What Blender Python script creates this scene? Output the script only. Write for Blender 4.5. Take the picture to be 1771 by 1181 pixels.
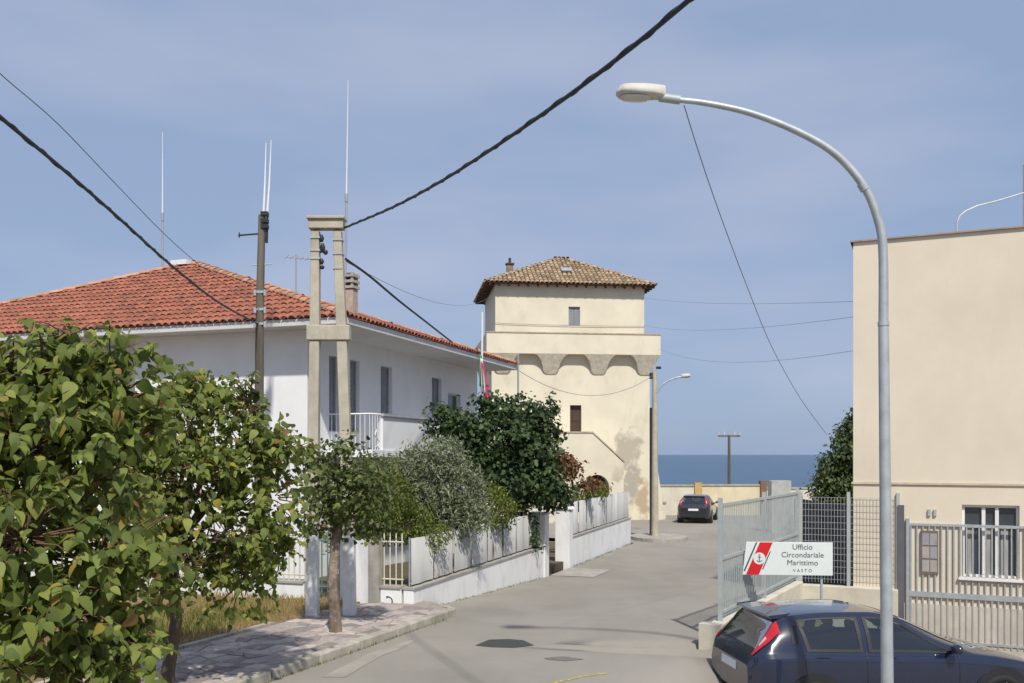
import bpy, math, random
import numpy as np
from math import sin, cos, pi, radians, sqrt
from mathutils import Vector, Matrix

random.seed(7); rng = np.random.default_rng(7)
scene = bpy.context.scene
for o in list(bpy.data.objects): bpy.data.objects.remove(o)
COL = scene.collection

# ------------------------------------------------------------------ camera
FPX, CXP, HZN, CAMZ = 1600.0, 885.5, 785.0, 2.8      # focal in photo pixels, centre column, horizon row, eye height
cam_d = bpy.data.cameras.new('camera'); cam = bpy.data.objects.new('camera', cam_d); COL.objects.link(cam)
cam.location = (0, 0, CAMZ); cam.rotation_euler = (pi/2, 0, 0)
cam_d.sensor_width = 36; cam_d.lens = 36*FPX/1771; cam_d.shift_y = (HZN-590.5)/1771
cam_d.clip_start = .1; cam_d.clip_end = 90000
scene.camera = cam
scene.render.resolution_x = 1024; scene.render.resolution_y = 683

# ------------------------------------------------------------------ sky and sun
SUN_EL, SUN_AZ = radians(50), radians(13)       # azimuth: to the right of straight behind the camera
sx, sy = sin(SUN_AZ), -cos(SUN_AZ)
world = bpy.data.worlds.new('World'); scene.world = world; world.use_nodes = True
wn, wl = world.node_tree.nodes, world.node_tree.links
bg = wn['Background']; sky = wn.new('ShaderNodeTexSky'); sky.sky_type = 'NISHITA'; sky.sun_disc = False
sky.sun_elevation = SUN_EL; sky.sun_rotation = math.atan2(sx, sy)
sky.air_density = 1.0; sky.dust_density = 1.2; sky.ozone_density = 3.0
tc = wn.new('ShaderNodeTexCoord'); mp = wn.new('ShaderNodeMapping'); mp.inputs['Scale'].default_value = (1.3, 1.3, 4.5)
nz = wn.new('ShaderNodeTexNoise'); nz.inputs['Scale'].default_value = 1.6; nz.inputs['Detail'].default_value = 4; nz.inputs['Roughness'].default_value = .45
cr = wn.new('ShaderNodeValToRGB'); cr.color_ramp.elements[0].position = .42; cr.color_ramp.elements[0].color = (0, 0, 0, 1)
cr.color_ramp.elements[1].position = .78; cr.color_ramp.elements[1].color = (.7, .7, .7, 1)
hz = wn.new('ShaderNodeMixRGB'); hz.inputs[0].default_value = .88; hz.inputs[2].default_value = (1.86, 2.42, 3.55, 1)   # even summer haze over the whole dome
cl = wn.new('ShaderNodeMixRGB'); cl.inputs[2].default_value = (3.4, 3.55, 4.4, 1)
wl.new(tc.outputs['Generated'], mp.inputs[0]); wl.new(mp.outputs[0], nz.inputs['Vector']); wl.new(nz.outputs['Fac'], cr.inputs[0])
wl.new(sky.outputs[0], hz.inputs[1]); wl.new(hz.outputs[0], cl.inputs[1]); wl.new(cr.outputs[0], cl.inputs[0])
wl.new(cl.outputs[0], bg.inputs[0]); bg.inputs[1].default_value = .118
sun_d = bpy.data.lights.new('sun', 'SUN'); sun = bpy.data.objects.new('sun', sun_d); COL.objects.link(sun)
sun_d.energy = 3.1; sun_d.angle = radians(1.6); sun_d.color = (1, .95, .86)
sun.rotation_euler = Vector((sx*cos(SUN_EL), sy*cos(SUN_EL), sin(SUN_EL))).to_track_quat('Z', 'Y').to_euler()
vs = scene.view_settings; vs.view_transform = 'Standard'; vs.look = 'None'; vs.exposure = .48; vs.gamma = 1

HAZE = .000014
# ------------------------------------------------------------------ helpers
def at(px, py, Y): return Vector(((px-CXP)/FPX*Y, Y, CAMZ+(HZN-py)/FPX*Y))      # layout aid: photo ray at depth Y
def lsp(a, b, n): return [float(q) for q in np.linspace(a, b, n)]
def lerp(a, b, t): return a+(b-a)*t
def sstep(x, a, b):
    t = min(1, max(0, (x-a)/(b-a))); return t*t*(3-2*t)
GY = [(-40, 0), (15.8, 0), (24.4, -.45), (27, -.5), (35, -.6), (200, -.6)]
FX, FY, FA = 3.13, 13.9, radians(29.8)      # line of the roadside fence on the right
def side_d(x, y): return (x-FX)*cos(FA)-(y-FY)*sin(FA)
def ground_z(x, y):
    z = float(np.interp(y, [a for a, b in GY], [b for a, b in GY]))
    d = side_d(x, y)
    if y < 40:
        fade = 1-sstep(y, 22, 34)
        low = lerp(-.55, -.78, sstep(y, 12.2, 15.5))
        z = lerp(z, min(z, low), sstep(d, .1, 1.1)*fade)
    return z

class MB:
    def __init__(s): s.v = []; s.f = []; s.sm = []
    def add(s, vs, fs, smooth=False):
        n = len(s.v); s.v += [tuple(v) for v in vs]; s.f += [tuple(i+n for i in f) for f in fs]; s.sm += [smooth]*len(fs); return s
    def hexa(s, p):      # 8 points: bottom ring 0-3, top ring 4-7
        return s.add(p, [(3,2,1,0),(4,5,6,7),(0,1,5,4),(1,2,6,5),(2,3,7,6),(3,0,4,7)])
    def box(s, c, ex, ey, ez):      # centre and three half-vectors
        c, ex, ey, ez = map(Vector, (c, ex, ey, ez))
        return s.hexa([c-ex-ey-ez, c+ex-ey-ez, c+ex+ey-ez, c-ex+ey-ez, c-ex-ey+ez, c+ex-ey+ez, c+ex+ey+ez, c-ex+ey+ez])
    def prism(s, poly, z0, z1):     # poly in xy, ccw; z0/z1 numbers or callables
        n = len(poly); a = lambda z, p: z(*p) if callable(z) else z
        return s.add([(x, y, a(z0, (x, y))) for x, y in poly]+[(x, y, a(z1, (x, y))) for x, y in poly],
                     [tuple(range(n-1, -1, -1)), tuple(range(n, 2*n))]+[(i, (i+1) % n, n+(i+1) % n, n+i) for i in range(n)])
    def tube(s, pts, rad, seg=8, cap=True, smooth=True):
        pts = [Vector(p) for p in pts]; n = len(pts)
        if not hasattr(rad, '__len__'): rad = [rad]*n
        rad = [float(q) for q in rad]; vs, fs = [], []; up = None
        for i in range(n):
            t = (pts[min(i+1, n-1)]-pts[max(i-1, 0)]).normalized()
            if up is None: up = Vector((0, 0, 1)) if abs(t.z) < .9 else Vector((1, 0, 0))
            x = t.cross(up).normalized(); up = x.cross(t).normalized()
            vs += [pts[i]+rad[i]*(x*cos(2*pi*k/seg)+up*sin(2*pi*k/seg)) for k in range(seg)]
        for i in range(n-1):
            fs += [(i*seg+k, i*seg+(k+1) % seg, (i+1)*seg+(k+1) % seg, (i+1)*seg+k) for k in range(seg)]
        s.add(vs, fs, smooth)
        if cap: s.add(vs[:seg], [tuple(range(seg-1, -1, -1))]); s.add(vs[-seg:], [tuple(range(seg))])
        return s
    def mesh(s, name, off=(0, 0, 0), mat=None):
        m = bpy.data.meshes.new(name); ox, oy, oz = off
        m.from_pydata([(x-ox, y-oy, z-oz) for x, y, z in s.v], [], s.f); m.polygons.foreach_set('use_smooth', s.sm)
        if mat: m.materials.append(mat)
        m.update(); return m
ORG = {}
def org(o): return ORG[o.name] if o else Vector((0, 0, 0))
def link(name, data, parent=None, loc=(0, 0, 0), rot=None):
    o = bpy.data.objects.new(name, data); COL.objects.link(o); o.location = loc
    if rot is not None: o.rotation_euler = rot
    if parent: o.parent = parent
    ORG[o.name] = org(parent)+Vector(loc); return o
def build(mb, name, mat, parent=None, bevel=0):
    """one mesh object; mb holds world coordinates"""
    o = link(name, mb.mesh(name, org(parent), mat), parent)
    if bevel: md = o.modifiers.new('bevel', 'BEVEL'); md.width = bevel; md.segments = 2; md.limit_method = 'ANGLE'; md.angle_limit = radians(35)
    return o
def tag(o, label=None, cat=None, group=None, kind=None):
    if label: o['label'] = label
    if cat: o['category'] = cat
    if group: o['group'] = group
    if kind: o['kind'] = kind
    return o
def thing(name, loc, label, cat, group=None): return tag(link(name, None, None, loc), label, cat, group)
def solo(mb, name, mat, label, cat, group=None, base=None):
    """a thing that is one mesh, origin at its base"""
    if base is None:
        a = np.array(mb.v); base = (a[:, 0].mean(), a[:, 1].mean(), a[:, 2].min())
    o = link(name, mb.mesh(name, base, mat), None, base); return tag(o, label, cat, group)

# ------------------------------------------------------------------ materials
MATS = {}
def mat(name, col, rough=.8, var=.12, scale=3, col2=None, bump=.0, bscale=40, metal=0, coat=0, detail=6, spec=.5, streak=False, lo=.35, hi=.65):
    if name in MATS: return MATS[name]
    m = bpy.data.materials.new(name); MATS[name] = m; m.use_nodes = True; n, l = m.node_tree.nodes, m.node_tree.links
    p = n['Principled BSDF']; p.inputs['Roughness'].default_value = rough; p.inputs['Metallic'].default_value = metal
    p.inputs['Coat Weight'].default_value = coat; p.inputs['Specular IOR Level'].default_value = spec
    g = n.new('ShaderNodeNewGeometry'); v = g.outputs['Position']
    if streak:
        mp = n.new('ShaderNodeMapping'); mp.inputs['Scale'].default_value = (1, 1, .12); l.new(v, mp.inputs[0]); v = mp.outputs[0]
    t = n.new('ShaderNodeTexNoise'); t.inputs['Scale'].default_value = scale; t.inputs['Detail'].default_value = detail; t.inputs['Roughness'].default_value = .62
    l.new(v, t.inputs['Vector'])
    r = n.new('ShaderNodeValToRGB'); c = Vector(col); c2 = Vector(col2) if col2 else c*(1-2*var)
    r.color_ramp.elements[0].position = lo; r.color_ramp.elements[1].position = hi
    r.color_ramp.elements[0].color = (*c2, 1); r.color_ramp.elements[1].color = (*c, 1)
    l.new(t.outputs['Fac'], r.inputs[0]); l.new(r.outputs[0], p.inputs['Base Color'])
    if bump:
        b = n.new('ShaderNodeTexNoise'); b.inputs['Scale'].default_value = bscale; b.inputs['Detail'].default_value = 5
        l.new(g.outputs['Position'], b.inputs['Vector'])
        k = n.new('ShaderNodeBump'); k.inputs['Strength'].default_value = bump; k.inputs['Distance'].default_value = .02
        l.new(b.outputs['Fac'], k.inputs['Height']); l.new(k.outputs[0], p.inputs['Normal'])
    return m
def layer(m, col, scale, lo, hi, amt=1, streak=None, seed=0, zr=None):
    """stain layer of its own noise shape over the base colour; zr limits it to a height band (rising damp, peeled plaster)"""
    n, l = m.node_tree.nodes, m.node_tree.links; p = n['Principled BSDF']; src = p.inputs['Base Color'].links[0].from_socket
    g = n.new('ShaderNodeNewGeometry'); mp = n.new('ShaderNodeMapping'); mp.inputs['Location'].default_value = (seed*7.3, seed*3.1, seed*1.7)
    if streak: mp.inputs['Scale'].default_value = streak
    l.new(g.outputs['Position'], mp.inputs[0])
    t = n.new('ShaderNodeTexNoise'); t.inputs['Scale'].default_value = scale; t.inputs['Detail'].default_value = 7; t.inputs['Roughness'].default_value = .65; l.new(mp.outputs[0], t.inputs['Vector'])
    r = n.new('ShaderNodeMapRange'); r.inputs[1].default_value = lo; r.inputs[2].default_value = hi; r.inputs[4].default_value = amt; r.clamp = True
    l.new(t.outputs['Fac'], r.inputs[0]); f = r.outputs[0]
    if zr:
        s = n.new('ShaderNodeSeparateXYZ'); l.new(g.outputs['Position'], s.inputs[0])
        q = n.new('ShaderNodeMapRange'); q.inputs[1].default_value = zr[1]; q.inputs[2].default_value = zr[0]; l.new(s.outputs[2], q.inputs[0])
        mm = n.new('ShaderNodeMath'); mm.operation = 'MULTIPLY'; l.new(f, mm.inputs[0]); l.new(q.outputs[0], mm.inputs[1]); f = mm.outputs[0]
    x = n.new('ShaderNodeMixRGB'); l.new(f, x.inputs[0]); l.new(src, x.inputs[1]); x.inputs[2].default_value = (*col, 1)
    l.new(x.outputs[0], p.inputs['Base Color']); return m
def blob(m, col, c, rad, edge=.35, amt=.9, scale=2.2):
    """a patch of bare wall of its own shape round the world point c"""
    n, l = m.node_tree.nodes, m.node_tree.links; p = n['Principled BSDF']; src = p.inputs['Base Color'].links[0].from_socket
    g = n.new('ShaderNodeNewGeometry'); a = n.new('ShaderNodeVectorMath'); a.operation = 'SUBTRACT'; a.inputs[1].default_value = c; l.new(g.outputs['Position'], a.inputs[0])
    d = n.new('ShaderNodeVectorMath'); d.operation = 'DIVIDE'; d.inputs[1].default_value = rad; l.new(a.outputs[0], d.inputs[0]); le = n.new('ShaderNodeVectorMath'); le.operation = 'LENGTH'; l.new(d.outputs[0], le.inputs[0])
    t = n.new('ShaderNodeTexNoise'); t.inputs['Scale'].default_value = scale; t.inputs['Detail'].default_value = 6; l.new(g.outputs['Position'], t.inputs['Vector'])
    s_ = n.new('ShaderNodeMath'); s_.operation = 'MULTIPLY_ADD'; s_.inputs[1].default_value = 1.6; l.new(t.outputs['Fac'], s_.inputs[0]); l.new(le.outputs['Value'], s_.inputs[2])
    r = n.new('ShaderNodeMapRange'); r.inputs[1].default_value = 1.6; r.inputs[2].default_value = 1.6-edge; r.inputs[4].default_value = amt; l.new(s_.outputs[0], r.inputs[0])
    x = n.new('ShaderNodeMixRGB'); l.new(r.outputs[0], x.inputs[0]); l.new(src, x.inputs[1]); x.inputs[2].default_value = (*col, 1); l.new(x.outputs[0], p.inputs['Base Color'])
def tint_obj(m, amt=.25):
    """per-piece brightness from Object Info / island random"""
    n, l = m.node_tree.nodes, m.node_tree.links; p = n['Principled BSDF']; src = p.inputs['Base Color'].links[0].from_socket
    oi = n.new('ShaderNodeObjectInfo'); g = n.new('ShaderNodeNewGeometry'); a = n.new('ShaderNodeMath'); a.operation = 'ADD'
    l.new(oi.outputs['Random'], a.inputs[0]); l.new(g.outputs['Random Per Island'], a.inputs[1])
    fr = n.new('ShaderNodeMath'); fr.operation = 'FRACT'; l.new(a.outputs[0], fr.inputs[0])
    r = n.new('ShaderNodeMapRange'); r.inputs[3].default_value = 1-amt; r.inputs[4].default_value = 1+amt; l.new(fr.outputs[0], r.inputs[0])
    h = n.new('ShaderNodeHueSaturation'); l.new(src, h.inputs['Color']); l.new(r.outputs[0], h.inputs['Value']); l.new(h.outputs[0], p.inputs['Base Color']); return m
def leaf_mat(name, cols, trans=.35, rough=.45):
    m = bpy.data.materials.new(name); m.use_nodes = True; n, l = m.node_tree.nodes, m.node_tree.links; p = n['Principled BSDF']
    oi = n.new('ShaderNodeObjectInfo'); g = n.new('ShaderNodeNewGeometry'); a = n.new('ShaderNodeMath'); a.operation = 'ADD'
    l.new(oi.outputs['Random'], a.inputs[0]); l.new(g.outputs['Random Per Island'], a.inputs[1])
    fr = n.new('ShaderNodeMath'); fr.operation = 'FRACT'; l.new(a.outputs[0], fr.inputs[0])
    r = n.new('ShaderNodeValToRGB'); e = r.color_ramp.elements
    for i, (q, c) in enumerate(cols):
        if i < 2: e[i].position = q; e[i].color = (*c, 1)
        else: k = e.new(q); k.color = (*c, 1)
    l.new(fr.outputs[0], r.inputs[0]); l.new(r.outputs[0], p.inputs['Base Color'])
    p.inputs['Roughness'].default_value = rough; p.inputs['Specular IOR Level'].default_value = .35
    t = n.new('ShaderNodeBsdfTranslucent'); h = n.new('ShaderNodeHueSaturation'); h.inputs['Value'].default_value = 1.5; h.inputs['Hue'].default_value = .485
    l.new(r.outputs[0], h.inputs['Color']); l.new(h.outputs[0], t.inputs[0])
    x = n.new('ShaderNodeMixShader'); x.inputs[0].default_value = trans; l.new(p.outputs[0], x.inputs[1]); l.new(t.outputs[0], x.inputs[2])
    l.new(x.outputs[0], n['Material Output'].inputs[0]); return m

M_white = layer(mat('white_plaster', (.82, .82, .82), .9, .03, 1.5, bump=.15, bscale=60), (.6, .6, .57), 2.2, .56, .78, .35, (1, 1, .3))
M_wallw = layer(mat('white_garden_wall', (.8, .8, .8), .9, .04, 1.5, bump=.2, bscale=50), (.5, .48, .43), 3, .5, .72, .5, (1, 1, .35), 2)
M_tower = mat('tower_plaster', (.73, .67, .52), .92, .06, .7, bump=.25, bscale=30)
layer(M_tower, (.46, .40, .30), 1.1, .55, .75, .45, (1, 1, .5), 1); layer(M_tower, (.40, .35, .26), 1.4, .54, .64, .6, None, 4, (-.2, 3.2))
blob(M_tower, (.40, .36, .29), (5.95, 47.7, 2.9), (1.05, 2, 1.6)); blob(M_tower, (.37, .345, .29), (6.2, 47.7, 1.2), (.8, 2, 1.3)); blob(M_tower, (.44, .33, .22), (6.75, 47.8, .5), (.5, 2, 1.6))
M_stone = mat('corbel_stone', (.64, .575, .46), .95, .14, 5, bump=.5, bscale=25)
M_cream = layer(mat('cream_render', (.72, .635, .50), .9, .05, .6, bump=.12, bscale=70), (.56, .47, .36), 1.0, .5, .8, .35, (1, 1, .25), 3)
layer(M_cream, (.50, .43, .34), 3.5, .60, .72, .35, (1, 1, .06), 8); layer(M_cream, (.76, .67, .54), .5, .45, .8, .4, None, 12)
M_tile = tint_obj(mat('roof_tile', (.345, .118, .068), .85, .2, 2.2, (.26, .098, .062), bump=.3, bscale=60), .24)
M_tile2 = tint_obj(mat('old_roof_tile', (.41, .285, .165), .9, .2, 3, (.27, .215, .145), bump=.3, bscale=60), .38)
M_cap = tint_obj(mat('ridge_tile', (.50, .27, .17), .85, .15, 5), .22)
M_under = mat('roof_underlay', (.16, .07, .045), .95)
M_fascia = mat('fascia', (.62, .61, .60), .8, .06, 2)
M_soffit = mat('soffit', (.70, .69, .68), .85, .05, 1.5)
M_asph = mat('old_asphalt', (.305, .277, .236), .93, .1, .5, (.25, .228, .194), bump=.5, bscale=160, detail=9)
layer(M_asph, (.34, .312, .27), .35, .45, .7, .8, (1, .35, 1), 5); layer(M_asph, (.16, .146, .125), 1.3, .66, .8, .4, None, 9)
layer(M_asph, (.33, .30, .26), 260, .62, .72, .7, None, 3); layer(M_asph, (.09, .085, .08), 190, .62, .74, .7, None, 7)
M_patch = mat('fresh_asphalt', (.07, .068, .066), .92, .2, 30, bump=.5, bscale=160)
M_crack = mat('bitumen', (.135, .125, .11), .9, .2, 20)
M_conc = mat('concrete', (.42, .39, .34), .92, .15, 3, bump=.35, bscale=60)
M_kerb = tint_obj(mat('kerb_stone', (.43, .395, .33), .92, .15, 5, bump=.4, bscale=60), .12)
M_porph = tint_obj(mat('porphyry', (.42, .35, .31), .88, .25, 9, (.29, .25, .23), bump=.4, bscale=50), .36)
M_joint = mat('joint_mortar', (.36, .31, .26), .95, .15, 8, bump=.3)
M_soil = mat('dry_soil', (.27, .19, .10), .97, .2, 4, bump=.5, bscale=40)
M_hpole = layer(mat('concrete_pole', (.50, .455, .36), .92, .1, 4, bump=.3, bscale=60), (.3, .26, .2), 3, .52, .7, .6, (1, 1, .3), 2)
M_limew = layer(mat('limewash', (.76, .76, .75), .92, .06, 5, bump=.3), (.45, .42, .36), 5, .55, .7, .6, (1, 1, .4), 6)
M_wood = mat('weathered_pole', (.17, .145, .115), .9, .25, 6, streak=True, bump=.3)
M_galv = mat('galvanised_steel', (.47, .505, .52), .5, .1, 6, metal=.35, spec=.4)
M_galv2 = mat('grey_painted_steel', (.42, .46, .455), .55, .08, 4, metal=.1)
M_lamp = mat('lamp_housing', (.58, .55, .49), .6, .1, 6)
M_glassl = mat('lamp_glass', (.6, .6, .55), .25, .05, 5)
M_cable = mat('black_cable', (.022, .025, .035), .6, .1, 5)
M_wire = mat('thin_wire', (.16, .18, .21), .6, .1, 5)
M_ant = mat('white_fibreglass', (.75, .76, .78), .5, .03, 5)
M_antm = mat('antenna_aluminium', (.42, .42, .43), .45, .06, 6, metal=.4)
M_black = mat('black_plastic', (.02, .02, .022), .5, .1, 10)
M_dark = mat('dark_interior', (.03, .027, .025), .8, .1, 5)
M_shut = mat('grey_shutter', (.31, .32, .35), .7, .08, 4)
M_wframe = mat('white_window_frame', (.78, .77, .75), .5, .03, 4)
M_glass = mat('window_glass', (.05, .06, .07), .08, .1, 2, spec=.8)
M_curt = mat('net_curtain', (.42, .41, .40), .6, .2, 9, streak=True)
M_brown = mat('brown_door', (.075, .04, .025), .7, .2, 6)
M_screen = tint_obj(layer(mat('screen_cloth', (.52, .515, .49), .85, .06, 3, streak=True, bump=.1), (.36, .36, .35), 2.5, .5, .7, .5, (1, 1, .15), 2), .10)
M_railc = mat('cream_rail', (.62, .60, .46), .55, .08, 5)
M_railg = mat('green_rail', (.10, .20, .17), .5, .1, 5)
M_sea = mat('sea_water', (.022, .085, .16), .34, .12, .004, bump=.0)
M_sign = mat('sign_white', (.70, .74, .72), .45, .03, 6)
M_red = mat('sign_red', (.62, .012, .018), .45, .04, 6)
M_navy = mat('sign_navy', (.05, .065, .10), .5, .04, 6)
M_text = mat('sign_lettering', (.07, .085, .085), .6, .05, 6)
M_green = mat('sign_green', (.05, .20, .08), .6, .05, 6)
M_yel = mat('yellow_paint', (.60, .52, .10), .85, .3, 25)
M_bark = mat('bark', (.17, .125, .09), .95, .25, 8, streak=True, bump=.8, bscale=30)
M_barkl = layer(mat('pale_bark', (.25, .19, .14), .95, .25, 8, streak=True, bump=.8, bscale=30), (.42, .36, .29), 4, .5, .65, .6, None, 3)

# ------------------------------------------------------------------ the setting: sea, ground, road, pavement
mb = MB(); mb.add([(-22000, 64, -14), (22000, 64, -14), (22000, 21000, -14), (-22000, 21000, -14)], [(0, 1, 2, 3)])
sea = tag(build(mb, 'sea', M_sea), kind='structure')
n_, l_ = M_sea.node_tree.nodes, M_sea.node_tree.links
b1 = n_.new('ShaderNodeTexNoise'); b1.inputs['Scale'].default_value = .05; b1.inputs['Detail'].default_value = 8; g1 = n_.new('ShaderNodeNewGeometry')
l_.new(g1.outputs['Position'], b1.inputs['Vector']); k1 = n_.new('ShaderNodeBump'); k1.inputs['Strength'].default_value = .5; k1.inputs['Distance'].default_value = 3
l_.new(b1.outputs['Fac'], k1.inputs['Height']); l_.new(k1.outputs[0], n_['Principled BSDF'].inputs['Normal'])

def grid_sheet(x0, x1, y0, y1, nx, ny, zf):
    mb = MB(); vs = []
    for j in range(ny+1):
        for i in range(nx+1):
            x = lerp(x0, x1, i/nx); y = lerp(y0, y1, j/ny); vs.append((x, y, zf(x, y)))
    mb.add(vs, [(j*(nx+1)+i, j*(nx+1)+i+1, (j+1)*(nx+1)+i+1, (j+1)*(nx+1)+i) for j in range(ny) for i in range(nx)], True); return mb
def terr(x, y):
    z = ground_z(x, y)-.14
    if y > 58: z -= (y-58)**1.6*2.2
    return z
tag(build(grid_sheet(-70, 70, -30, 66, 140, 96, terr), 'ground', M_soil), kind='structure')
# asphalt: from left kerb / garden wall line to the fence line on the right, widening in front of the tower
KX, KY, KA = -.96, 16.0, radians(23.5); kd = Vector((sin(KA), cos(KA))); kn = Vector((-cos(KA), sin(KA)))     # kerb end, direction, left normal
HA = radians(18.7); U = Vector((sin(HA), cos(HA), 0)); V = Vector((-cos(HA), sin(HA), 0))                      # house axes: along the side street, along the front
def road_left(y):
    if y < KY: return KX+(y-KY)*math.tan(KA)+.02
    if y < 35.4: return max(KX+.02-(y-KY)*.2, -1.72+(y-16.6)*math.tan(HA+.006))-.06
    return max(-6., 4.45-(y-35.4)*1.4)
def road_right(y): return FX+(y-FY)*math.tan(FA)-.12 if FY-.4 < y < 52 else (FX-.1+14*sstep(FY-.4-y, 0, .8) if y <= FY-.4 else 27)
mb = MB(); vs = []; ys = list(np.arange(-12, 52.6, .4)); NX = 44
for y in ys:
    a, b = road_left(y), max(road_right(y), road_left(y)+1)
    for i in range(NX+1):
        x = lerp(a, b, i/NX); vs.append((x, y, ground_z(x, y)+.004))
mb.add(vs, [(j*(NX+1)+i, j*(NX+1)+i+1, (j+1)*(NX+1)+i+1, (j+1)*(NX+1)+i) for j in range(len(ys)-1) for i in range(NX)], True)
road = tag(build(mb, 'road', M_asph), kind='structure')
def flat_patch(pts, name, m, dz):
    mb = MB(); mb.add([(x, y, ground_z(x, y)+dz) for x, y in pts], [tuple(range(len(pts)))]); return build(mb, name, m, road)
def gp(px, py):
    Y = CAMZ*FPX/(py-HZN)
    for _ in range(8): Y = (CAMZ-ground_z((px-CXP)/FPX*Y, Y))*FPX/(py-HZN)
    return ((px-CXP)/FPX*Y, Y)
flat_patch([gp(*p) for p in [(822, 1117), (846, 1107), (880, 1106), (905, 1108), (924, 1117), (890, 1121), (850, 1120)]], 'asphalt_patch', M_patch, .0095)
flat_patch([gp(*p) for p in [(940, 1139), (975, 1136), (1010, 1141), (980, 1144), (950, 1142)]], 'asphalt_patch', mat('worn_asphalt', (.2, .185, .165), .9, .2, 20), .0095)
for a, b in [((948, 1184), (976, 1176)), ((980, 1176), (1006, 1170)), ((1009, 1169.5), (1030, 1166.5)), ((1033, 1166), (1049, 1164.5))]:
    flat_patch([gp(a[0]+3, a[1]+2), gp(b[0]+2.5, b[1]+1.4), gp(b[0], b[1]), gp(a[0], a[1])], 'yellow_dash', M_yel, .0095)
def crack(pts, w):
    mb = MB(); pts = [Vector(p) for p in pts]; vs = []
    P = []
    for i in range(len(pts)-1):
        for k in range(8):
            q = pts[i].lerp(pts[i+1], k/8); P.append(q+Vector((random.uniform(-.05, .05), random.uniform(-.05, .05))))
    P.append(pts[-1])
    for i, q in enumerate(P):
        d = (P[min(i+1, len(P)-1)]-P[max(0, i-1)]).normalized(); nrm = Vector((-d.y, d.x))*w*random.uniform(.3, 1)
        for s in (-1, 1): e = q+nrm*s; vs.append((e.x, e.y, ground_z(e.x, e.y)+.0085))
    mb.add(vs, [(2*i, 2*i+1, 2*i+3, 2*i+2) for i in range(len(P)-1)]); build(mb, 'road_crack', M_crack, road)
#crack([gp(835, 1165), gp(960, 1085), gp(1060, 1020), gp(1120, 985)], .010)
#crack([gp(640, 1172), gp(780, 1140), gp(900, 1092)], .013); crack([gp(1190, 1175), gp(1205, 1100), gp(1215, 1040)], .02)
#crack([gp(990, 1085), gp(1090, 1075), gp(1190, 1060)], .012)
flat_patch([gp(*p) for p in [(556, 1172), (600, 1150), (640, 1130), (680, 1117), (724, 1104), (712, 1112), (690, 1124), (664, 1133), (630, 1152), (598, 1172)]], 'light_gutter_patch', mat('dusty_asphalt', (.36, .325, .275), .95, .12, 2, bump=.3), .009)

# pavement (pinkish stone slabs) with kerb stones
def kp(s, w): q = Vector((KX, KY))-kd*s+kn*w; return (q.x, q.y)     # s metres back from the kerb's end, w metres from its face
mb = MB(); mb.prism([kp(0, .17), kp(-.55, .7), kp(-.65, 1.05), kp(.2, 1.98), kp(16, 1.98), kp(16, .17)], -.3, .108)
pave = tag(build(mb, 'pavement', M_joint), kind='structure')
NSt, NWt = 24, 7; js = {}
for i in range(NSt+1):
    for j in range(NWt+1):
        js[i, j] = (.05+i*.262+(random.uniform(-.1, .1) if 0 < i < NSt else 0), .18+j*.255+(random.uniform(-.095, .095) if 0 < j < NWt else 0))
for i in range(NSt):
    for j in range(NWt):
        q = [js[i, j], js[i, j+1], js[i+1, j+1], js[i+1, j]]; c = (sum(a for a, b in q)/4, sum(b for a, b in q)/4)
        if c[0] < .2 and c[1] > 1.7: continue
        h = .122+random.uniform(-.006, .006); mb = MB()
        A = [kp(lerp(a, c[0], .07), lerp(b, c[1], .07)) for a, b in q]; B = [kp(lerp(a, c[0], .14), lerp(b, c[1], .14)) for a, b in q]
        mb.add([(*p, .10) for p in A]+[(*p, h-.006) for p in A]+[(*p, h+random.uniform(-.003, .003)) for p in B],
               [(a, (a+1) % 4, 4+(a+1) % 4, 4+a) for a in range(4)]+[(4+a, 4+(a+1) % 4, 8+(a+1) % 4, 8+a) for a in range(4)]+[(8, 9, 10, 11)])
        build(mb, 'paving_slab', M_porph, pave)
kerb = tag(link('kerb', None), kind='structure')
km = MB(); km.box((0, 0, 0), (.485, 0, 0), (0, .085, 0), (0, 0, .19)); kmesh = km.mesh('kerb_stone', mat=M_kerb)
for i in range(16):
    x, y = kp(.5+i, .085); k = link('kerb_stone', kmesh, kerb, (x, y, -.06+random.uniform(-.004, .004)), (0, 0, pi/2-KA))
    bv = k.modifiers.new('bevel', 'BEVEL'); bv.width = .02; bv.segments = 2
mb = MB(); mb.hexa([(*kp(0, 0), -.2), (*kp(0, .17), -.2), (*kp(-.8, .8), -.2), (*kp(-.85, .62), -.2), (*kp(0, 0), .128), (*kp(0, .17), .128), (*kp(-.8, .8), .03), (*kp(-.85, .62), .02)])
build(mb, 'kerb_end', M_kerb, kerb)
# verge behind the pavement, garden bed, concrete edging
mb = MB(); mb.prism([kp(.3, 1.985), kp(-1.0, 2.2), (-4.4, 17.25), (-14, 20.4), kp(16, 9), kp(16, 1.985)], -.3, .095)
tag(build(mb, 'verge', M_soil), kind='structure')
mb = MB()
for i in range(12): mb.prism([kp(2.4+i, 1.99), kp(2.4+i, 2.09), kp(3.38+i, 2.09), kp(3.38+i, 1.99)], -.1, .15)
build(mb, 'pavement_edging', M_kerb, pave)
Q0 = Vector((-1.77, 16.6, 0))       # outer corner of the garden wall
def G(a, b, z=0): return Q0+U*a+V*b+Vector((0, 0, z))
mb = MB(); mb.prism([tuple(G(.15, .15).xy), tuple(G(19.4, .15).xy), tuple(G(19.4, 16).xy), tuple(G(.15, 16).xy)], -1, lambda x, y: .06-.036*(y-16.7))
tag(build(mb, 'garden_bed', mat('garden_soil', (.13, .10, .06), .97, .2, 5, bump=.5)), kind='structure')
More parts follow.
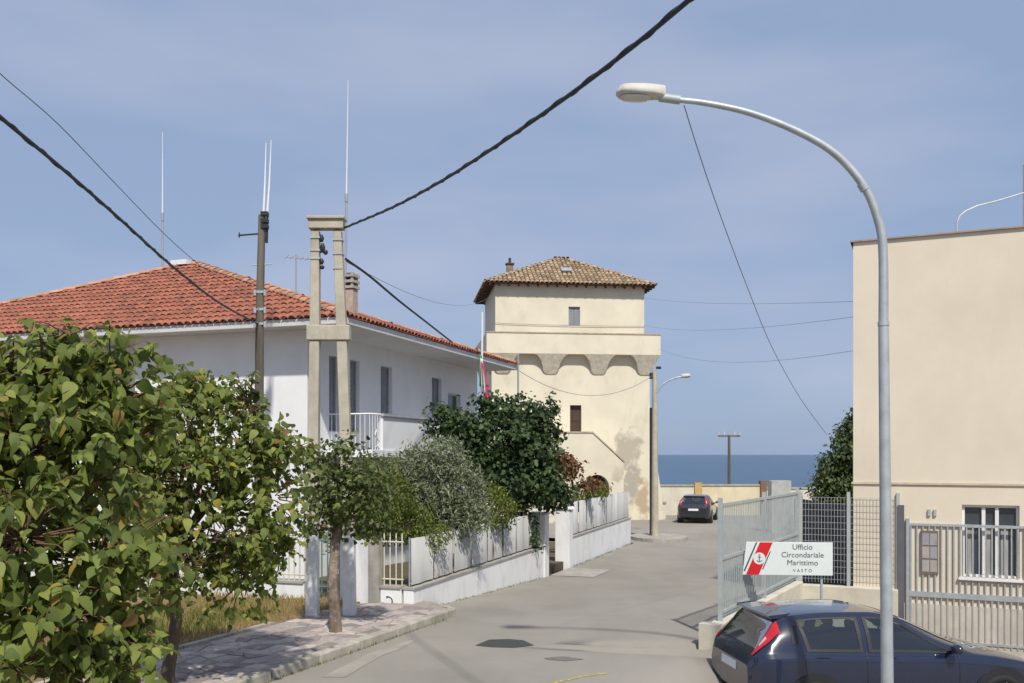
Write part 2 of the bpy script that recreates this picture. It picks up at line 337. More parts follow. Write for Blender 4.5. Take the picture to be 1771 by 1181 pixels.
flat_patch([tuple(G(8.5, -1.25).xy), tuple(G(10.5, -1.25).xy), tuple(G(10.6, -.02).xy), tuple(G(8.6, -.02).xy)], 'driveway_ramp', M_conc, .012)
mb = MB(); ix, iy = (1140-CXP)/FPX*36.8, 36.8
mb.prism([(ix+1.15*cos(a)*(1+.06*sin(3*a)), iy+1.4*sin(a)) for a in lsp(0, 2*pi, 17)[:-1]], -1, -.47)
build(mb, 'lamp_island', M_conc, road)

# ------------------------------------------------------------------ wall builder with real openings
def holed_wall(mb, P0, D, N, L, z0, z1, holes, rev=.18):
    """P0 start, D unit along, N unit outward; holes (s0,s1,za,zb); reveals go inward"""
    ss = sorted({0, L, *[h[0] for h in holes], *[h[1] for h in holes]}); zs = sorted({z0, z1, *[h[2] for h in holes], *[h[3] for h in holes]})
    pt = lambda s, z, d=0: P0+D*s-N*d+Vector((0, 0, z))
    for i in range(len(ss)-1):
        for j in range(len(zs)-1):
            sm, zm = (ss[i]+ss[i+1])/2, (zs[j]+zs[j+1])/2
            if any(h[0] < sm < h[1] and h[2] < zm < h[3] for h in holes): continue
            mb.add([pt(ss[i], zs[j]), pt(ss[i+1], zs[j]), pt(ss[i+1], zs[j+1]), pt(ss[i], zs[j+1])], [(0, 1, 2, 3)])
    for a, b, c, d in holes:
        r = [(a, c), (b, c), (b, d), (a, d)]
        for k in range(4):
            p, q = r[k], r[(k+1) % 4]; mb.add([pt(*p), pt(*q), pt(*q, rev), pt(*p, rev)], [(0, 1, 2, 3)])
def panel(mb, P0, D, N, s0, s1, z0, z1, d0, d1):
    """box on a wall: along s, height z, outward depth d"""
    p = lambda s, z, d: P0+D*s+N*d+Vector((0, 0, z))
    return mb.hexa([p(s0, z0, d0), p(s1, z0, d0), p(s1, z0, d1), p(s0, z0, d1), p(s0, z1, d0), p(s1, z1, d0), p(s1, z1, d1), p(s0, z1, d1)])

# ------------------------------------------------------------------ tiles
def tile_mesh(name, L, r, m, seg=6):
    mb = MB(); vs = []
    for (x, rr, z) in ((0, r, .02), (L, r*.82, -.005)):
        vs += [(x, rr*cos(pi*k/seg), z+rr*.75*sin(pi*k/seg)) for k in range(seg+1)]
    n = seg+1
    mb.add(vs, [(k, n+k, n+k+1, k+1) for k in range(seg)], True)
    mb.add([(0, r*cos(pi*k/seg), .02+r*.75*sin(pi*k/seg)) for k in range(n)]+[(0, r*.8*cos(pi*k/seg), .02+r*.57*sin(pi*k/seg)) for k in range(n)],
           [(k, k+1, n+k+1, n+k) for k in range(seg)])
    return mb.mesh(name, mat=m)
def plane_tiles(poly, pitch, step):
    """tile matrices over a convex roof polygon; poly[0]->poly[1] is the eave"""
    e = (poly[1]-poly[0]); Le = e.length; e = e.normalized(); nrm = e.cross(poly[2]-poly[0]).normalized()
    if nrm.z < 0: nrm = -nrm
    up = nrm.cross(e).normalized()
    if up.z < 0: up = -up
    P2 = [((p-poly[0]).dot(e), (p-poly[0]).dot(up)) for p in poly]
    side = 1 if sum(P2[i][0]*P2[(i+1) % len(P2)][1]-P2[(i+1) % len(P2)][0]*P2[i][1] for i in range(len(P2))) > 0 else -1
    def inside(a, b, mg=.0):
        for i in range(len(P2)):
            p, q = P2[i], P2[(i+1) % len(P2)]; dx, dy = q[0]-p[0], q[1]-p[1]
            if side*(dx*(b-p[1])-dy*(a-p[0]))/math.hypot(dx, dy) < mg: return False
        return True
    out = []; H = max(p[1] for p in P2)
    for i in range(int(Le/pitch)+1):
        a = i*pitch+pitch/2
        for j in range(int(H/step)+1):
            b = j*step
            if not inside(a, b+step*.5, -.02): continue
            o = poly[0]+e*(a+random.uniform(-.008, .008))+up*(b-.05)+nrm*(.012+random.uniform(-.004, .006))
            ud = (up+e*random.uniform(-.02, .02)).normalized(); yd = nrm.cross(ud)
            out.append((j, Matrix(((ud.x, yd.x, nrm.x, o.x), (ud.y, yd.y, nrm.y, o.y), (ud.z, yd.z, nrm.z, o.z), (0, 0, 0, 1)))))
    return out
def join_instances(mats, mesh, name, m, parent, kind='stuff'):
    vs = np.array([v.co[:] for v in mesh.vertices]); fs = [tuple(p.vertices) for p in mesh.polygons]; smo = [p.use_smooth for p in mesh.polygons]
    A = np.array([np.array(x) for x in mats]); W = np.einsum('nij,vj->nvi', A[:, :3, :3], vs)+A[:, None, :3, 3]
    mb = MB(); mb.v = [tuple(p) for p in W.reshape(-1, 3)]; nv = len(vs)
    mb.f = [tuple(i+k*nv for i in f) for k in range(len(mats)) for f in fs]; mb.sm = smo*len(mats)
    o = build(mb, name, m, parent); o['kind'] = kind; return o
def put(mesh, M, name, parent):
    o = link(name, mesh, parent); o.matrix_local = Matrix.Translation(-org(parent)) @ M; return o
def caps(a, b, mesh, parent, name='ridge_tile', step=.36, join=None):
    d = (b-a); n = int(d.length/step); d = d.normalized(); y = Vector((0, 0, 1)).cross(d).normalized(); z = d.cross(y)
    for i in range(n):
        o = a+d*(i*step)+z*.035
        M = Matrix(((d.x, y.x, z.x, o.x), (d.y, y.y, z.y, o.y), (d.z, y.z, z.z, o.z), (0, 0, 0, 1)))
        if join is None: put(mesh, M, name, parent)
        else: join.append(M)

# ------------------------------------------------------------------ white house on the left
W0 = Vector((-4.76, 21.5, 0))
def Hh(a, b, z=0): return W0+U*a+V*b+Vector((0, 0, z))
house = thing('white_house', (*Hh(5, 6).xy, .1), 'two-storey white plastered house with red tiled hip roof and wide eaves', 'house')
EZ = 5.72
side_holes = [(1.0, 1.5, 3.35, 5.2), (2.05, 2.55, 3.35, 5.2), (3.75, 4.45, 3.35, 5.2), (7.2, 7.95, 3.1, 5.15), (8.45, 9.55, 4.05, 4.75), (1.6, 2.04, .9, 2.2), (5.0, 6.0, .3, 2.3)]
mb = MB()
holed_wall(mb, Hh(0, 0), U, -V, 11.1, -.8, EZ, side_holes)
holed_wall(mb, Hh(0, 4.9), -V, -U, 4.9, -.8, EZ, [])
mb.add([Hh(0, 4.9, -.8), Hh(1.3, 4.9, -.8), Hh(1.3, 4.9, EZ), Hh(0, 4.9, EZ)], [(0, 1, 2, 3)])
holed_wall(mb, Hh(1.3, 13.2), -V, -U, 8.3, -.8, EZ, [(2.2, 3.3, 3.6, 5.0), (5.5, 6.6, 3.1, 5.1)])
mb.add([Hh(1.3, 13.2, -.8), Hh(11.1, 13.2, -.8), Hh(11.1, 13.2, EZ), Hh(1.3, 13.2, EZ)], [(0, 1, 2, 3)])
mb.add([Hh(11.1, 0, -.8), Hh(11.1, 13.2, -.8), Hh(11.1, 13.2, EZ), Hh(11.1, 0, EZ)], [(0, 1, 2, 3)])
build(mb, 'wall', M_white, house)
def window(parent, P0, D, N, s0, s1, z0, z1, kind, dep=.16):
    fr = MB(); t = .05
    for a, b, c, d in ((s0, s1, z0, z0+t), (s0, s1, z1-t, z1), (s0, s0+t, z0+t, z1-t), (s1-t, s1, z0+t, z1-t)): panel(fr, P0, D, N, a+.002, b-.002, c+.002, d-.002, -dep, -dep+.06)
    f = build(fr, 'window', M_wframe if kind != 'shut' else M_shut, parent)
    if kind == 'shut':
        mid = (s0+s1)/2
        for a, b in ((s0+t, mid-.012), (mid+.012, s1-t)):
            k = MB(); panel(k, P0, D, N, a, b, z0+t, z1-t, -dep-.02, -dep+.015)
            n = int((z1-z0)/.11)
            for i in range(n): zz = lerp(z0+t+.04, z1-t-.07, i/max(1, n-1)); panel(k, P0, D, N, a+.04, b-.04, zz, zz+.05, -dep+.016, -dep+.035)
            build(k, 'shutter', M_shut, f)
        k = MB(); panel(k, P0, D, N, mid-.012, mid+.012, z0+t, z1-t, -dep-.06, -dep-.03); build(k, 'gap', M_dark, f)
    else:
        k = MB(); panel(k, P0, D, N, s0+t, s1-t, z0+t, z1-t, -dep-.02, -dep+.01); build(k, 'pane', M_glass, f)
        panel(fr, P0, D, N, 0, .01, 0, .01, 0, .01)
    return f
for h in side_holes: window(house, Hh(0, 0), U, -V, *h, 'shut' if h[0] in (1.0, 2.05, 3.75, 7.2) else 'glass')
for h in [(2.2, 3.3, 3.6, 5.0), (5.5, 6.6, 3.1, 5.1)]: window(house, Hh(1.3, 13.2), -V, -U, *h, 'shut')
mb = MB(); panel(mb, Hh(0, 0), U, -V, 8.35, 9.65, 3.98, 4.04, .0, .12); build(mb, 'window_sill', M_conc, house)
# balcony along the side
mb = MB(); panel(mb, Hh(0, 0), U, -V, .9, 6.7, 2.72, 2.9, .003, 1.22)
bal = build(mb, 'balcony', M_white, house, .01)
mb = MB(); panel(mb, Hh(0, 0), U, -V, 1.5, 6.7, 2.902, 3.72, 1.08, 1.2); panel(mb, Hh(0, 0), U, -V, 6.58, 6.7, 2.903, 3.72, .004, 1.078); build(mb, 'parapet', M_white, bal)
mb = MB(); panel(mb, Hh(0, 0), U, -V, 1.46, 6.75, 3.722, 3.79, 1.03, 1.25); panel(mb, Hh(0, 0), U, -V, 6.54, 6.75, 3.722, 3.79, .004, 1.027); build(mb, 'coping', mat('marble_coping', (.45, .44, .45), .5, .15, 8), bal)
mb = MB(); B_ = lambda s, z, d: Hh(s, -d, z)
mb.tube([B_(.95, 3.76, .02), B_(.95, 3.76, 1.15), B_(1.48, 3.76, 1.15)], .022, 6)
for i in range(9): mb.tube([B_(.95, 2.9, .1+i*.128), B_(.95, 3.76, .1+i*.128)], .009, 5)
for i in range(4): mb.tube([B_(1.05+i*.13, 2.9, 1.15), B_(1.05+i*.13, 3.76, 1.15)], .009, 5)
mb.tube([B_(1.2+.22*sin(t*3.1)*cos(t), 2.98+.36*t/1.6, 1.165) for t in lsp(0, 1.9, 14)], .012, 5)
build(mb, 'railing', M_white, bal)
# roof
Ce, Le_, Be, De = Hh(-.75, -1.4, 5.83), Hh(-.75, 14.5, 5.83), Hh(11.35, 14.5, 5.83), Hh(11.35, -1.4, 5.83)
A1, A2 = Hh(4.45, 6.6, 8.5), Hh(6.15, 6.6, 8.5)
mb = MB(); dz = Vector((0, 0, .05))
mb.add([Ce, Le_, Be, De, A1, A2], [(0, 4, 1), (0, 3, 5, 4), (1, 4, 5, 2), (2, 5, 3)])
roof = build(mb, 'roof', M_under, house)
mb = MB()
for a, b in ((Ce, Le_), (Le_, Be), (Be, De), (De, Ce)):
    c = (b-a).normalized(); nin = Vector((0, 0, 1)).cross(c)
    cen = (Ce+Be)/2
    if nin.dot(cen-a) < 0: nin = -nin
    t = .03
    mb.hexa([a-Vector((0, 0, .15)), b-Vector((0, 0, .15)), b-Vector((0, 0, .15))+nin*t-c*t, a-Vector((0, 0, .15))+nin*t+c*t,
             a-Vector((0, 0, .004)), b-Vector((0, 0, .004)), b-Vector((0, 0, .004))+nin*t-c*t, a-Vector((0, 0, .004))+nin*t+c*t])
build(mb, 'fascia', M_fascia, roof)
mb = MB(); i_ = lambda p: p-Vector((0, 0, .14)); mb.add([Hh(-.72, -1.37, 5.69), Hh(-.72, 14.47, 5.69), Hh(11.32, 14.47, 5.69), Hh(11.32, -1.37, 5.69)], [(0, 1, 2, 3)]); build(mb, 'soffit', M_soffit, roof)
mb = MB(); gp0, gp1 = Hh(-.84, -1.49, 5.74), Hh(11.4, -1.49, 5.74)
mb.tube([Hh(-.84, 14.5, 5.745), Hh(-.84, -1.48, 5.74), Hh(11.4, -1.48, 5.74)], .055, 8); mb.tube([Hh(-.84, -1.45, 5.72), Hh(-.5, -.9, 5.5), Hh(-.05, -.08, 5.3), Hh(-.05, -.08, .1)], .04, 8)
tmesh = tile_mesh('roof_tile', .42, .092, M_tile)
front = plane_tiles([Ce, Le_, A1], .2, .35); sideT = plane_tiles([De, Ce, A1, A2], .2, .35)
rest = [m for j, m in plane_tiles([Le_, Be, A2, A1], .2, .35)]+[m for j, m in plane_tiles([Be, De, A2], .2, .35)]
vis = [(m.translation.y+2*j*.02-(0 if abs(m.translation.x/m.translation.y) < .57 else -50), m) for j, m in front]; vis.sort(key=lambda t: t[0])
for d, m in vis[:250]: put(tmesh, m, 'roof_tile', roof)
sv = sorted(((j, m.translation.y, m) for j, m in sideT), key=lambda t: (t[0], t[1]))
for j, y, m in sv[:50]: put(tmesh, m, 'roof_tile', roof)
join_instances([m for d, m in vis[250:]]+[m for j, y, m in sv[50:]]+rest, tmesh, 'tile_field', M_tile, roof)
cmesh = tile_mesh('ridge_tile', .44, .13, M_cap)
for a, b in ((Ce, A1), (Le_, A1), (Be, A2), (De, A2), (A1, A2)): caps(a, b, cmesh, roof)
# chimney on the side slope
def side_roof_pt(a, b): return Hh(a, b, 5.83+(b+1.4)*(8.5-5.83)/8)
cp = side_roof_pt(2.8, .4)-Vector((0, 0, .42)); mb = MB()
mb.box(cp+Vector((0, 0, .55)), U*.145, V*.145, (0, 0, .55))
chim = build(mb, 'chimney', mat('chimney_brick', (.50, .41, .33), .9, .15, 8, bump=.4), house, .01)
mb = MB()
for i in range(3): mb.box(cp+Vector((0, 0, 1.15+i*.15)), U*.18, V*.18, (0, 0, .035))
for su in (-1, 1):
    for sv_ in (-1, 1): mb.box(cp+Vector((0, 0, 1.33))+U*.12*su+V*.12*sv_, U*.03, V*.03, (0, 0, .2))
build(mb, 'chimney_cap', M_conc, chim)
mb = MB(); mb.box(cp+Vector((0, 0, 1.33)), U*.09, V*.09, (0, 0, .2)); build(mb, 'flue', M_dark, chim)

# ------------------------------------------------------------------ old coastal tower
T0 = Vector((-.85, 47, 0)); tr = Vector((.9925, .122, 0)); td = Vector((-.122, .9925, 0)); TW, TD = 7.76, 5.6
def T(r, d, z=0): return T0+tr*r+td*d+Vector((0, 0, z))
tower = thing('watch_tower', (*T(TW/2, TD/2).xy, -.6), 'square cream plastered coastal watch tower with arched corbels and tiled pyramid roof', 'tower')
mb = MB(); uz0, uz1 = 8.4, 11.5
wu = (3.78, 4.38, 9.38, 10.36)
holed_wall(mb, T(0, 0), tr, -td, TW, uz0, uz1, [wu], .14)
for a, b in ((T(TW, 0), T(TW, TD)), (T(TW, TD), T(0, TD)), (T(0, TD), T(0, 0))):
    z0, z1 = Vector((0, 0, uz0)), Vector((0, 0, uz1)); mb.add([a+z0, b+z0, b+z1, a+z1], [(0, 1, 2, 3)])
build(mb, 'upper_wall', M_tower, tower)
fw = window(tower, T(0, 0), tr, -td, *wu, 'shut', .13)
mb = MB(); bs = [(-.9, .85), (1.2, .55), (3.4, .22), (5.3, 0), (8.45, 0)]   # batter: height, spread
bl, br, bf, bb = -.2, TW+.25, -.15, TD+.2
door = (3.83, 4.42, 3.88, 5.3)
holed_wall(mb, T(bl, bf), tr, -td, br-bl, -.9, 8.45, [(door[0]-bl, door[1]-bl, door[2], door[3])], .22)
for k in range(len(bs)-1):
    (z0, o0), (z1, o1) = bs[k], bs[k+1]
    for s in (0, 1):
        e0, e1 = (br+o0, br+o1) if s == 0 else (bl-o0, bl-o1); b = br if s == 0 else bl
        mb.add([T(e0, bf, z0), T(e0, bb+o0, z0), T(e1, bb+o1, z1), T(e1, bf, z1)], [(0, 1, 2, 3)])
        if o0 > 0: mb.add([T(b, bf, z0), T(e0, bf, z0), T(e1, bf, z1), T(b, bf, z1)], [(0, 1, 2, 3)])
    mb.add([T(br+o0, bb+o0, z0), T(bl-o0, bb+o0, z0), T(bl-o1, bb+o1, z1), T(br+o1, bb+o1, z1)], [(0, 1, 2, 3)])
build(mb, 'lower_wall', M_tower, tower)
mb = MB(); panel(mb, T(0, bf), tr, -td, door[0], door[1], door[2], door[3], -.3, -.2); dr = build(mb, 'door', M_brown, tower)
mb = MB()
for zz in (4.0, 4.5): panel(mb, T(0, bf), tr, -td, door[0]+.08, door[1]-.08, zz, zz+.4, -.2, -.18)
build(mb, 'door_panel', M_brown, dr)
# parapet band: outer faces, top and underside
pz0, pz1 = 7.87, 8.89; mb = MB(); o = [(-.5, -.6), (TW+.7, -.6), (TW+.7, TD+.6), (-.5, TD+.6)]; i_ = [(.0, -.08), (TW+.1, -.08), (TW+.1, TD+.1), (.0, TD+.1)]
for k in range(4):
    a, b, c, d = o[k], o[(k+1) % 4], i_[(k+1) % 4], i_[k]; th = [(a[0]+.25*(1 if a[0] < 1 else -1), a[1]+.25*(1 if a[1] < 1 else -1)), (b[0]+.25*(1 if b[0] < 1 else -1), b[1]+.25*(1 if b[1] < 1 else -1))]
    mb.add([T(*a, pz0), T(*b, pz0), T(*b, pz1), T(*a, pz1)], [(0, 1, 2, 3)])
    mb.add([T(*a, pz1), T(*b, pz1), T(*th[1], pz1), T(*th[0], pz1)], [(0, 1, 2, 3)])
    mb.add([T(*th[0], pz1), T(*th[1], pz1), T(*th[1], 8.44), T(*th[0], 8.44)], [(0, 1, 2, 3)])
    mb.add([T(*th[0], 8.44), T(*th[1], 8.44), T(*c, 8.44), T(*d, 8.44)], [(0, 1, 2, 3)])
    mb.add([T(*a, pz0), T(*b, pz0), T(*(c[0]+(.3 if c[0] > 1 else -.3), c[1]+(.3 if c[1] > 1 else -.3)), pz0), T(*(d[0]+(.3 if d[0] > 1 else -.3), d[1]+(.3 if d[1] > 1 else -.3)), pz0)], [(0, 1, 2, 3)])
build(mb, 'parapet', M_tower, tower)
mb = MB(); panel(mb, T(0, -.6), tr, -td, -.53, TW+.73, pz1+.001, pz1+.06, -.28, .03); build(mb, 'parapet_coping', mat('coping_stone', (.52, .42, .31), .9, .2, 4), tower)
def corbels(P, centers, lo, hi, outw):
    for c in centers:
        ps = [min(hi, max(lo, c-1.225+2.45*k/20)) for k in range(21)]; mb = MB(); vs = []
        for s in ps:
            q = abs(s-c); hw, aw = .36, .865
            if q < hw: zb = 6.88
            else: t = min(1, (q-hw)/aw); zb = 6.88+1.12*sqrt(max(0, 1-(1-t)**2))
            zb = min(zb, 7.862); D = .05+(outw-.05)*max(0, (zb-6.88)/(7.87-6.88))
            vs += [P(s, 0, zb), P(s, D, zb), P(s, outw-.004, 7.868)]
        fs = []
        for k in range(20): a, b = 3*k, 3*k+3; fs += [(a, b, b+1, a+1), (a+1, b+1, b+2, a+2)]
        mb.add(vs, fs); build(mb, 'corbel', M_stone, tower)
corbels(lambda s, D, z: T(s, bf-D, z), [.36, 2.81, 5.3, 7.75], -.48, TW+.68, .45)
corbels(lambda s, D, z: T(br+D, s, z), [0.6, 3.0, 5.4], -.5, TD+.5, .45)
corbels(lambda s, D, z: T(bl-D, s, z), [0.6, 3.0, 5.4], -.5, TD+.5, .29)
# roof
tz = 11.45; E = [T(-.55, -.5, tz), T(TW+.5, -.5, tz), T(TW+.5, TD+.5, tz), T(-.55, TD+.5, tz)]; R1 = T(TW/2-.3, TD/2, 13.35); R2 = T(TW/2+.3, TD/2, 13.35)
mb = MB(); mb.add(E+[R1, R2], [(0, 1, 5, 4), (1, 2, 5), (2, 3, 4, 5), (3, 0, 4), (3, 2, 1, 0)])
troof = build(mb, 'roof', M_under, tower)
mb = MB()
for a, b in ((0, 1), (1, 2), (2, 3), (3, 0)):
    c = (E[b]-E[a]).normalized(); nin = Vector((0, 0, 1)).cross(c); Lr = (E[b]-E[a]).length
    for k in range(int(Lr/.5)):
        p = E[a]+c*(.25+k*.5)+nin*.26+Vector((0, 0, -.06)); mb = MB(); mb.box(p, nin*.24, c*.04, (0, 0, .05)); build(mb, 'rafter_end', mat('rafter_wood', (.12, .08, .055), .9, .2, 6), troof)
t2 = tile_mesh('old_roof_tile', .44, .11, M_tile2, 5); allm = []
for poly in ([E[0], E[1], R2, R1], [E[1], E[2], R2], [E[2], E[3], R1, R2], [E[3], E[0], R1]): allm += [m for j, m in plane_tiles(poly, .23, .36)]
for a, b in ((E[0], R1), (E[1], R2), (E[2], R2), (E[3], R1), (R1, R2)): caps(a, b, t2, None, join=allm)
join_instances(allm, t2, 'tile_field', M_tile2, troof)
mb = MB(); q = T(.9, 1.3, 12.2); mb.box(q, tr*.16, td*.16, (0, 0, .5)); ch2 = build(mb, 'chimney', mat('chimney_brick2', (.30, .20, .14), .9, .2, 8), tower)
mb = MB(); mb.box(q+Vector((0, 0, .53)), tr*.22, td*.22, (0, 0, .03)); mb.tube([q+Vector((0, 0, .5)), q+Vector((0, 0, .85))], .07, 8); build(mb, 'chimney_pot', M_brown, ch2)
mb = MB(); nf = (E[1]-E[0]).cross(R1-E[0]).normalized(); q = T(TW/2-.05, .9, 12.35)
fu = nf.cross(tr).normalized(); mb.box(q+nf*.1, tr*.28, fu*.22, nf*.03); build(mb, 'roof_light', M_galv, troof)
# external stair in front of the door
sy0, sy1 = -1.75, bf-.004
rr = lambda px, Y: ((px-CXP)/FPX*Y-T0.x)/.9925
s_l, s_a, s_b = .6, rr(1018, 45.6), rr(1073, 45.6); arch_c, arch_r = rr(1026, 45.6), .62
out = [(s_l, -.9), (arch_c-arch_r, -.9)]+[(arch_c+arch_r*cos(a), 1.15+arch_r*sin(a)) for a in lsp(pi, 0, 11)]+[(arch_c+arch_r, -.9), (s_b, -.9), (s_b, 2.35), (s_a, 3.84), (s_l, 3.84)]
stair = thing('stair_block', tuple(T(2.5, -1, -.6)), 'cream outdoor stair with sloping parapet and arched opening against the tower front', 'staircase')
mb = MB(); n = len(out); mb.add([T(r, sy0, z) for r, z in out]+[T(r, sy1, z) for r, z in out], [tuple(range(n)), tuple(range(2*n-1, n-1, -1))]+[(i, n+i, n+(i+1) % n, (i+1) % n) for i in range(n)])
M_stair = mat('stair_plaster', (.70, .64, .51), .92, .06, .7, bump=.25, bscale=30); layer(M_stair, (.38, .31, .22), 1.1, .52, .6, .85, None, 2, (1.2, 2.6))
build(mb, 'stair_wall', M_stair, stair)
mb = MB(); cz = .07
mb.hexa([T(s_a, sy0-.04, 3.842), T(s_b+.05, sy0-.04, 2.37), T(s_b+.05, sy0+.3, 2.37), T(s_a, sy0+.3, 3.842), T(s_a, sy0-.04, 3.842+cz), T(s_b+.05, sy0-.04, 2.37+cz), T(s_b+.05, sy0+.3, 2.37+cz), T(s_a, sy0+.3, 3.842+cz)])
panel(mb, T(0, 0), tr, -td, s_l, s_a-.002, 3.842, 3.842+cz, -sy0-.3, -sy0+.04); build(mb, 'coping', mat('coping_stone', (.42, .31, .22)), stair)
mb = MB(); panel(mb, T(0, 0), tr, -td, arch_c-arch_r+.01, arch_c+arch_r-.01, -.6, 1.6, -sy0-.6, -sy0-.5); build(mb, 'arch_door', M_brown, stair)

# ------------------------------------------------------------------ cream building on the right
B0 = Vector((6.62, 17.95, 0)); RA = radians(24); er = Vector((cos(RA), -sin(RA), 0)); eb = Vector((sin(RA), cos(RA), 0))
def Bp(s, d, z=0): return B0+er*s+eb*d+Vector((0, 0, z))
bld = thing('office_building', tuple(Bp(4, 4, -.8)), 'plain cream rendered building with flat roof and one white window', 'building')
bh = 6.9; wh = (1.9, 2.84, .52, 1.86); mb = MB()
holed_wall(mb, Bp(0, 0), er, -eb, 9, -1, bh, [wh], .2)
for a, b in ((Bp(0, 9), Bp(0, 0)), (Bp(9, 0), Bp(9, 9)), (Bp(9, 9), Bp(0, 9))): mb.add([a-Vector((0, 0, 1)), b-Vector((0, 0, 1)), b+Vector((0, 0, bh)), a+Vector((0, 0, bh))], [(0, 1, 2, 3)])
mb.add([Bp(0, 0, bh-.01), Bp(9, 0, bh-.01), Bp(9, 9, bh-.01), Bp(0, 9, bh-.01)], [(0, 1, 2, 3)])
build(mb, 'wall', M_cream, bld)
mb = MB()
for a, b, w in ((Bp(-.05, 0), Bp(9, 0), -eb), (Bp(0, .0), Bp(0, 9), -er)):
    d = (b-a).normalized(); mb.hexa([a+w*.05+Vector((0, 0, bh+.002)), b+w*.05+Vector((0, 0, bh+.002)), b-w*.3+Vector((0, 0, bh+.002)), a-w*.3+Vector((0, 0, bh+.002)), a+w*.05+Vector((0, 0, bh+.03)), b+w*.05+Vector((0, 0, bh+.03)), b-w*.3+Vector((0, 0, bh+.03)), a-w*.3+Vector((0, 0, bh+.03))])
build(mb, 'roof_coping', mat('coping_red', (.40, .29, .23), .8, .15, 4), bld)
mb = MB(); panel(mb, Bp(0, 0), er, -eb, -.03, 9, 2.22, 2.26, .002, .03); build(mb, 'string_course', mat('band_render', (.63, .53, .40), .9), bld)
mb = MB(); panel(mb, Bp(0, 0), er, -eb, -.03, 9, -1, -.02, .002, .025); build(mb, 'plinth', mat('plinth_render', (.55, .5, .43), .9, .1, 2), bld)
P0, D, N = Bp(0, 0), er, -eb; s0, s1, z0, z1 = wh; fr = MB(); t = .05
for a, b, c, d in ((s0, s1, z0, z0+t), (s0, s1, z1-t, z1), (s0, s0+t, z0+t, z1-t), (s1-t, s1, z0+t, z1-t)): panel(fr, P0, D, N, a+.002, b-.002, c+.002, d-.002, -.15, -.07)
m1, m2, tz_ = s0+.36, s0+.58, 1.46
for m_ in (m1, m2): panel(fr, P0, D, N, m_-.03, m_+.03, z0+t+.002, z1-t-.002, -.145, -.065)
panel(fr, P0, D, N, s0+t+.002, s1-t-.002, tz_-.025, tz_+.025, -.14, -.075)
win = build(fr, 'window', M_wframe, bld)
for a, b in ((s0+t, m1-.03), (m1+.03, m2-.03), (m2+.03, s1-t)):
    k = MB(); panel(k, P0, D, N, a, b, tz_+.025, z1-t, -.125, -.115); build(k, 'pane', M_glass, win)
    k = MB(); panel(k, P0, D, N, a, b, z0+t, tz_-.025, -.125, -.115); build(k, 'pane', M_glass, win)
    k = MB(); panel(k, P0, D, N, lerp(a, b, .12), lerp(a, b, .55), z0+t, tz_-.025, -.113, -.110); build(k, 'curtain', M_curt, win)
mb = MB(); panel(mb, P0, D, N, s0-.06, s1+.06, z0-.05, z0-.002, -.19, .07); build(mb, 'window_sill', M_wframe, bld)
for s in (1.32, 1.42):
    mb = MB(); panel(mb, P0, D, N, s, s+.05, 1.64, 1.76, .002, .04); build(mb, 'wall_vent', M_galv2, bld)
mb = MB(); panel(mb, P0, D, N, 1.2, 1.5, .55, 1.36, .002, .05); nb = build(mb, 'notice_case', mat('case_frame', (.20, .14, .12), .7), bld)
for i in range(3):
    for j in range(2):
        mb = MB(); panel(mb, P0, D, N, 1.225+j*.135, 1.345+j*.135, .59+i*.25, .81+i*.25, .051, .056); build(mb, 'notice', [M_curt, mat('paper_grey', (.4, .36, .33), .8), M_shut][(i+j) % 3], nb)
mb = MB(); rp = lambda px, py: at(px, py, 18.2)
mb.tube([rp(1655, 400), rp(1655, 384), rp(1660, 373), rp(1670, 365), rp(1690, 356), rp(1715, 350), rp(1740, 343), rp(1775, 332), rp(1800, 325)], .02, 6)
mb.tube([rp(1772, 398), rp(1772, 285)], .03, 6)
solo(mb, 'roof_mast', M_galv, 'thin bent metal arm and mast standing on the cream building roof', 'mast')

# ------------------------------------------------------------------ garden wall along the side street
ZT = .36       # top of the white base walls
def gwall(a0, a1, label, name='garden_wall', npan=8, top=1.27, tilt=0):
    t = thing(name, tuple(G(a0, .1, -.6)), label, 'garden wall')
    mb = MB(); mb.hexa([G(a0, 0, -1.2), G(a1, 0, -1.2), G(a1, .2, -1.2), G(a0, .2, -1.2), G(a0, 0, ZT), G(a1, 0, ZT), G(a1, .2, ZT), G(a0, .2, ZT)]); build(mb, 'base_wall', M_wallw, t, .01)
    mb = MB(); mb.hexa([G(a0-.02, -.025, ZT+.001), G(a1, -.025, ZT+.001), G(a1, .225, ZT+.001), G(a0-.02, .225, ZT+.001), G(a0-.02, -.025, ZT+.035), G(a1, -.025, ZT+.035), G(a1, .225, ZT+.035), G(a0-.02, .225, ZT+.035)]); build(mb, 'coping', M_conc, t)
    w = (a1-a0-.1)/npan
    for i in range(npan+1):
        mb = MB(); mb.tube([G(a0+.05+i*w, .1, ZT), G(a0+.05+i*w, .1, top+.02)], .018, 6); build(mb, 'post', M_shut, t)
    for z in (ZT+.1, top-.02): mb = MB(); mb.tube([G(a0+.05, .1, z), G(a1-.05, .1, z)], .012, 5); build(mb, 'rail', M_railc, t)
    for i in range(npan):
        nx = 8; vs = []; ph = random.uniform(0, 6)
        for s_ in (0, 1):
            for k in range(nx+1):
                a = a0+.05+i*w+.03+(w-.06)*k/nx; bw = .075+.012*sin(ph+k*1.3)-.006*s_
                vs += [G(a, bw, ZT+.07), G(a, bw+.008*sin(ph*2+k), top-.015*(k % 2)+.012*sin(ph+k*.8))]
        mb = MB(); m = 2*(nx+1)
        mb.add(vs, [(2*k, 2*k+2, 2*k+3, 2*k+1) for k in range(nx)]+[(m+2*k, m+2*k+1, m+2*k+3, m+2*k+2) for k in range(nx)]+[(2*k+1, 2*k+3, m+2*k+3, m+2*k+1) for k in range(nx)], True)
        build(mb, 'screen_panel', M_screen, t)
    return t
